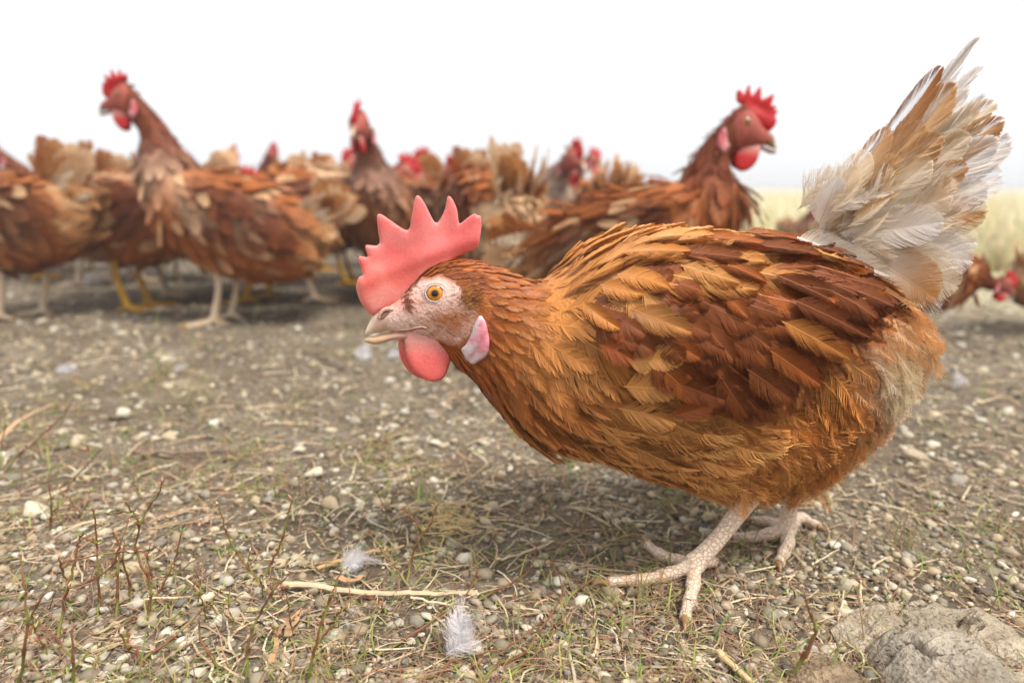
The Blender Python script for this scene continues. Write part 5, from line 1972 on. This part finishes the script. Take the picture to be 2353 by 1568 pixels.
PL = [([[(795, 1290), (790, 1180), (805, 1100), (785, 990), (725, 862), (740, 730), (705, 655), (670, 600)], [(740, 730), (800, 620), (845, 560), (868, 490)], [(705, 655), (640, 655), (560, 662)], [(725, 862), (620, 870), (520, 885), (330, 925)]],
       'tallest knotweed, its forked green stem standing near the left edge'),
      ([[(310, 1370), (340, 1170), (365, 1040), (400, 920), (415, 830), (445, 760)], [(365, 1040), (330, 960), (315, 900)], [(365, 1060), (480, 1020), (600, 940), (640, 830), (690, 690)]], 'knotweed with a long side branch just left of the tallest one'),
      ([[(625, 1260), (628, 1100), (625, 990), (635, 860), (610, 760)]], 'thin straight knotweed between the two tall forked ones'),
      ([[(700, 1160), (690, 1040), (655, 910), (665, 840)]], 'short red-brown knotweed stem close against the tallest one'),
      ([[(800, 1175), (850, 1080), (895, 990), (940, 880), (970, 760)]], 'red knotweed stem leaning right from the foot of the tallest one'),
      ([[(272, 780), (270, 700), (275, 630), (262, 510)]], 'small upright brown knotweed against the pale stones by the left edge'),
      ([[(300, 650), (345, 560), (400, 470), (450, 420), (495, 365), (545, 318)], [(495, 365), (470, 310), (440, 290)], [(495, 340), (430, 320), (365, 297)]], 'knotweed with crooked dark branching tip near the left edge'),
      ([[(10, 440), (110, 340), (180, 285), (255, 215), (330, 150), (375, 80)]], 'long thin knotweed stem rising slantwise from the left edge'),
      ([[(520, 1260), (530, 1120), (522, 1000), (518, 820), (500, 640)], [(518, 820), (470, 800), (430, 790)]], 'slender knotweed standing left of the thin straight one'),
      ([[(1310, 1540), (1325, 1400), (1348, 1280), (1400, 1180), (1450, 1090), (1550, 980)]], 'knotweed rising rightward at the bottom edge left of the straw stalk'),
      ([[(1180, 1500), (1120, 1410), (1070, 1330), (1060, 1230)]], 'low knotweed bending left at the bottom edge'),
      ([[(1640, 1565), (1680, 1400), (1720, 1250), (1790, 1100)], [(1680, 1400), (1740, 1300), (1802, 1240)]], 'forked knotweed below the left end of the straw stalk'),
      ([[(1395, 1040), (1330, 960), (1265, 870), (1210, 760), (1170, 610)]], 'blurred knotweed leaning left in the middle of the gravel'),
      ([[(1400, 1030), (1450, 920), (1510, 790), (1560, 590)]], 'blurred knotweed leaning right in the middle of the gravel'),
      ([[(95, 1590), (130, 1400), (145, 1250), (135, 1080), (110, 880)], [(145, 1250), (200, 1150), (280, 1010)]], 'out-of-focus knotweed in the bottom left corner'),
      ([[(390, 1590), (392, 1450), (385, 1280)], [(392, 1450), (300, 1330), (190, 1230)]], 'dark knotweed stub at the bottom edge near the left corner'),
      ([[(670, 1460), (690, 1380), (678, 1290)], [(690, 1380), (640, 1300)]], 'short hooked green knotweed in front of the tallest one'),
      ([[(10, 420), (5, 300), (30, 200), (15, 90)]], 'knotweed cut by the left edge above the long slanting stem')]
for st, lab in PL:
    plant(st, lab, zl, green=rng.uniform(0.35, 0.75))
plant([[(730, 1440), (830, 1390), (930, 1340), (1090, 1230), (1190, 1140)]], 'fallen brown knotweed stem lying slantwise at the bottom left', zl, lying=True, green=0.3)
plant([[(660, 1290), (690, 1380), (740, 1440), (775, 1530)]], 'crooked orange root lying in front of the tallest knotweed', zl, lying=True, green=0.0)
plant([[(800, 1090), (1000, 990), (1270, 850), (1420, 750), (1520, 600)]], 'long trailing knotweed stem crossing the gravel left of the white down feather', zm, lying=True, green=0.6)
plant([[(1050, 1250), (1250, 1220), (1350, 1165), (1600, 1120), (1750, 1090), (1960, 960)], [(1350, 1165), (1520, 1185), (1570, 1150)]], 'dark twiggy knotweed lying across the large white down feather', zm, lying=True, green=0.1)
plant([[(1480, 1323), (1650, 1170), (1850, 1110), (1950, 980), (2110, 700), (2030, 500)]], 'arching knotweed runner right of the large white down feather', zm, lying=True, green=0.35)
plant([[(1650, 1310), (1850, 1160), (1990, 1080), (2070, 1000)]], 'green knotweed runner at the bottom edge right of the white down feather', zm, lying=True, green=0.8)
plant([[(1020, 640), (1060, 470), (1100, 350), (1190, 220), (1235, 90)], [(1140, 270), (1080, 190), (990, 110)]], 'forked red knotweed standing above the straw stalk', zm, green=0.25)
plant([[(430, 890), (490, 740), (530, 640), (575, 540)], [(430, 890), (530, 860), (660, 770)]], 'budding knotweed beside the smaller white down feather', zm, green=0.6)
plant([[(1510, 690), (1650, 630), (1780, 590), (1890, 520), (1930, 380)]], 'reddish runner trailing right from the end of the straw stalk', zm, lying=True, green=0.1)
plant([[(2110, 720), (2230, 640), (2350, 590), (2420, 520)]], 'green runner below the big hen\'s middle toe', zm, lying=True, green=0.9)
plant([[(310, 1560), (430, 1350), (520, 1130), (480, 1000), (450, 880)], [(430, 1350), (400, 1325)]], 'single green stem standing in front of the hen\'s far foot', zr, rad0=0.0013, green=0.6)


# wiry sprigs nobody could tell apart fill the lower left
for _ in range(26):
    bx, by = rng.uniform(0, 1000), rng.uniform(1150, 1560)
    hgt = rng.uniform(45, 120)
    ln_ = rng.normal(0, 28)
    main = [(bx, by), (bx + ln_ * 0.3 + rng.normal() * 5, by - hgt * 0.35), (bx + ln_ * 0.7 + rng.normal() * 6, by - hgt * 0.7), (bx + ln_, by - hgt)]
    sts = [main]
    for q_ in (1, 2):
        if rng.uniform() < 0.7:
            s_ = rng.choice([-1, 1])
            x0, y0 = main[q_]
            sts.append([(x0, y0), (x0 + s_ * hgt * 0.14, y0 - hgt * 0.10), (x0 + s_ * hgt * rng.uniform(0.2, 0.34), y0 - hgt * rng.uniform(0.15, 0.35))])
    plant(sts, 'small wiry green-brown knotweed sprig standing in the gravel at lower left', lambda p_: np.asarray(p_, float), rad0=rng.uniform(0.0005, 0.0008), green=rng.uniform(0.4, 0.9), group='wiry knotweed sprigs at lower left')


# ------------------------------------------------------------------ shed down feathers
def down_feather(px, py, w, ang_d, label, rise=0.5, n_f=5):
    c = on_ground(px, py)
    s = w * c[1] / FPX / CP
    f = Feathers()
    for i in range(n_f):
        a = math.radians(ang_d) + rng.normal() * (0.45 if i else 0.0)
        D = np.array([math.cos(a), 0.5 * rng.normal(), math.sin(a) * rise + 0.15])
        wc = S(246, 243, 244) * (1 - 0.04 * rng.uniform())
        st = np.array([-math.cos(a) * s * 0.45, 0.004 * rng.normal(), 0.003])
        f.add('downy', st, D, np.array([0.1 * rng.normal(), -1, 0.5]), s * rng.uniform(0.75, 1.05) * (1.0 if i == 0 else 0.7), wc, wc, wide=0.85, k=14 * rng.normal(), lift=0.0, side=0.25 * rng.normal(), var=0.03)
    o = f.build('down_feather', M['down'])
    o.location = (c[0], c[1], float(gh(c[0], c[1])) + 0.003)
    tag(o, label, 'feather', 'white down feathers shed on the ground')
    return o


down_feather(1065, 1505, 150, 48, 'large fluffy white down feather at the bottom edge with a twig across it', 1.0, 7)
down_feather(825, 1310, 104, 18, 'fluffy white down feather lying above the left half of the straw stalk', 0.7, 6)
down_feather(808, 1436, 38, 30, 'tiny white down tuft below the left half of the straw stalk', 0.6, 3)
down_feather(845, 822, 70, 5, 'blurred white down feather just under the big hen\'s beak', 0.4, 5)
down_feather(908, 826, 46, 20, 'blurred white down feather left of the big hen\'s wattles', 0.5, 4)
down_feather(152, 852, 52, 8, 'blurred white down feather lying alone near the left edge', 0.4, 5)
down_feather(2196, 898, 46, 80, 'white down feather lying behind the big hen\'s rump at the right', 0.8, 4)
down_feather(215, 658, 52, 5, 'blurred white down feather between the feet of the two leftmost hens', 0.3, 4)
down_feather(418, 855, 40, 5, 'faint pale down tuft on the gravel below the tall-necked hen', 0.3, 3)


# ------------------------------------------------------------------ stalks and sticks
def stick(pts, conv, rad0, col, name, label, cat, lift=0.004, taper=0.3, group=None, wob=0.0006, flat=0.7):
    px = conv(pts) if conv else np.asarray(pts, float)
    P = np.array([on_ground(*p, 0.004) for p in px])
    P[:, 2] = gh(P[:, 0], P[:, 1]) + rad0 + lift
    Q = catmull(P, 6) + rng.normal(0, wob, ((len(P) - 1) * 6 + 1, 3))
    V, F = tube(Q, rad0 * (1 - taper * np.linspace(0, 1, len(Q))) * (1 + 0.03 * rng.normal(size=len(Q))), 8, flat=0.14 if name == 'dry_leaf' else flat)
    c = np.tile(np.asarray(col), (len(V), 1)) * (1 + 0.12 * fbm(V[:, 0] * 200, V[:, 1] * 900, 3, 2)[:, None])
    o = mk(name, V, F, M['straw'], c)
    tag(o, label, cat, group)
    return o


s1 = stick([(170, 665), (400, 675), (600, 690), (850, 715), (1040, 725), (1250, 705), (1400, 698), (1530, 705)], zm, 0.0026, S(206, 182, 148), 'straw_stalk', 'long pale straw stalk lying across the gravel in front of the hen', 'straw', wob=0.0003)
stick([(1250, 700), (1380, 675), (1520, 655)], zm, 0.0012, S(206, 182, 148), 'straw_stalk', 'thin split straw at the right end of the long straw stalk', 'straw', wob=0.0003)
stick([(1050, 740), (1250, 770), (1455, 795)], zm, 0.0010, S(214, 196, 164), 'straw_stalk', 'fine straw lying just under the right half of the long stalk', 'straw', wob=0.0003)
stick([(420, 545), (600, 480), (750, 440), (1000, 360)], zm, 0.0018, S(190, 152, 108), 'straw_stalk', 'tan straw pointing up behind the smaller white down feather', 'straw')
stick([(1660, 432), (1850, 385), (2060, 325)], zm, 0.0013, S(206, 186, 150), 'straw_stalk', 'pale straw lying behind the hen\'s longest toe', 'straw')
stick([(100, 1200), (110, 1090), (170, 960), (300, 850)], zm, 0.0020, S(176, 140, 104), 'dry_leaf', 'curled brown grass leaf lying below the left end of the straw stalk', 'leaf', taper=0.7)
stick([(700, 812), (745, 830), (795, 852)], None, 0.0030, S(120, 104, 92), 'twig', 'blurred grey twig on the gravel left of the big hen\'s beak', 'twig', wob=0.001)
stick([(310, 1047), (400, 1049), (500, 1046), (545, 1047)], None, 0.0030, S(128, 108, 92), 'twig', 'grey twig lying level among the stones at the left', 'twig', wob=0.001)
stick([(836, 1034), (880, 1010), (935, 985)], None, 0.0022, S(150, 124, 96), 'twig', 'tan twig lying slantwise left of the big hen\'s breast', 'twig', wob=0.0008)
stick([(1650, 1506), (1685, 1540), (1725, 1580)], None, 0.0022, S(214, 186, 136), 'straw_stalk', 'cut straw end at the bottom edge left of the weathered rock', 'straw', wob=0.0003)
stick([(660, 1470), (690, 1420), (720, 1400)], None, 0.0026, S(180, 142, 106), 'dry_leaf', 'small brown leaf strip between the knotweed and the tiny down tuft', 'leaf', taper=0.8)
stick([(775, 1332), (810, 1340), (838, 1322)], None, 0.0032, S(186, 144, 106), 'dry_leaf', 'orange-brown dry leaf under the smaller white down feather', 'leaf', taper=0.6)
stick([(0, 1060), (60, 1000), (130, 960)], None, 0.0035, S(196, 160, 120), 'dry_leaf', 'blurred tan grass leaf rising at the left edge', 'leaf', lift=0.02, taper=0.6)


# a nest of pale dry grass above the long stalk
wisp = []
c = on_ground(1030, 1212)
for i in range(60):
    a = rng.uniform(0, 6.28)
    p = c + np.array([0.016 * rng.normal(), 0.012 * rng.normal(), 0.004 + 0.006 * rng.uniform()])
    q = [p + np.array([math.cos(a + k_ * 0.5 * rng.normal()), math.sin(a), 0.25 * rng.normal()]) * 0.007 * k_ for k_ in range(4)]
    V, F = tube(catmull(q, 3), 0.0004, 4)
    wisp.append((V, F, S(216, 190, 136) * (1 + 0.1 * rng.normal())))
V, F, C = join(wisp)
o = mk('dry_grass_tuft', V, F, M['straw'], C)
tag(o, 'pale tangled tuft of dry grass on the gravel below the hen\'s breast', 'grass tuft')

# ------------------------------------------------------------------ the weathered rock at the lower right corner
def rock(px0, px1, py0, py1, height, seed, label, nx=140, ny=110, col=S(190, 174, 150)):
    a, b = on_ground((px0 + px1) / 2, py1), on_ground((px0 + px1) / 2, py0)
    lx, rx = on_ground(px0, py1)[0], on_ground(px1, py1)[0]
    u, v = np.meshgrid(np.linspace(-1, 1, nx), np.linspace(-1, 1, ny))
    cx, cy = (lx + rx) / 2, (a[1] + b[1]) / 2
    hx, hy = (rx - lx) / 2, (b[1] - a[1]) / 2
    X, Yv = u * hx, v * hy
    ru = u * (1 + 0.18 * fbm(v * 2.2, u * 0.7, seed, 3))
    rv = v * (1 + 0.25 * fbm(u * 2.2, v * 0.7, seed + 5, 3))
    m = np.clip(1 - (np.abs(ru) ** 2.6 + np.abs(rv) ** 2.6), 0, 1) ** 0.45
    # fibrous layers run slantwise along it, broken by cracks
    along = X * 0.9 + Yv * 0.35
    across = -X * 0.35 + Yv * 0.9
    lay = fbm(along * 22, across * 95, seed + 9, 4)
    crack = np.abs(fbm(along * 18 + 4, across * 40, seed + 13, 3))
    blob = fbm(X * 26, Yv * 30, seed + 21, 3)
    ridge = 1 - 2.2 * np.abs(fbm(along * 26 + 9, across * 70, seed + 51, 4))
    Z = height * m * (0.62 + 0.34 * blob + 0.16 * lay + 0.26 * ridge) - height * 0.38 * np.exp(-(crack / 0.05) ** 2) * (m > 0.1) + 0.0020 * fbm(along * 140, across * 520, seed + 30, 3) * m
    Z = np.where(m <= 0.001, -0.012, Z)
    V = np.stack([X, Yv, Z], -1).reshape(-1, 3)
    i = np.arange(ny - 1)[:, None] * nx + np.arange(nx - 1)[None]
    F = np.stack([i, i + 1, i + nx + 1, i + nx], -1).reshape(-1, 4)
    t = sstep(-0.3, 0.5, lay).reshape(-1, 1)
    C = col * (0.78 + 0.35 * t) * (1 + 0.12 * blob.reshape(-1, 1))
    warm = sstep(0.0, 0.5, fbm(X * 40, Yv * 40, seed + 40, 2)).reshape(-1, 1) * 0.4
    C = C * (1 - warm) + warm * S(150, 122, 94)
    o = mk('rock', V, F, M['clod'], C, smooth=True)
    o.location = (cx, cy, float(gh(cx, cy)) - 0.002)
    tag(o, label, 'rock', 'weathered rocks in the corner')
    return o


rock(1985, 2480, 1395, 1580, 0.020, 3, 'large flaky grey-brown rock half buried in the bottom right corner')
rock(2090, 2420, 1480, 1680, 0.023, 23, 'rough grey lump of rock cut off by the bottom right corner', col=S(176, 164, 146))
rock(1850, 2060, 1520, 1660, 0.010, 43, 'low brown rock at the bottom edge left of the flaky one', col=S(160, 138, 112))

# ------------------------------------------------------------------ an added volume that imitates lens glare over the far field
hz = 0.80
Vh = np.array([(x, y, z) for z in (-1.2, hz) for y in (-6500, 6500) for x in (-6500, 6500)], float)
Fh = [[0, 2, 3, 1], [4, 5, 7, 6], [0, 1, 5, 4], [2, 6, 7, 3], [0, 4, 6, 2], [1, 3, 7, 5]]
mh = bpy.data.materials.new('glare_veil')
mh.use_nodes = True
mh.node_tree.nodes.clear()
oh = mh.node_tree.nodes.new('ShaderNodeOutputMaterial')
pv = mh.node_tree.nodes.new('ShaderNodeVolumePrincipled')
pv.inputs['Color'].default_value = (0.97, 0.97, 0.96, 1)
pv.inputs['Density'].default_value = 0.013
mh.node_tree.links.new(pv.outputs[0], oh.inputs['Volume'])
ho = mk('glare_veil', Vh, Fh, mh, kind='stuff')
tag(ho, 'added pale volume imitating lens glare over the far field', 'glare_veil')
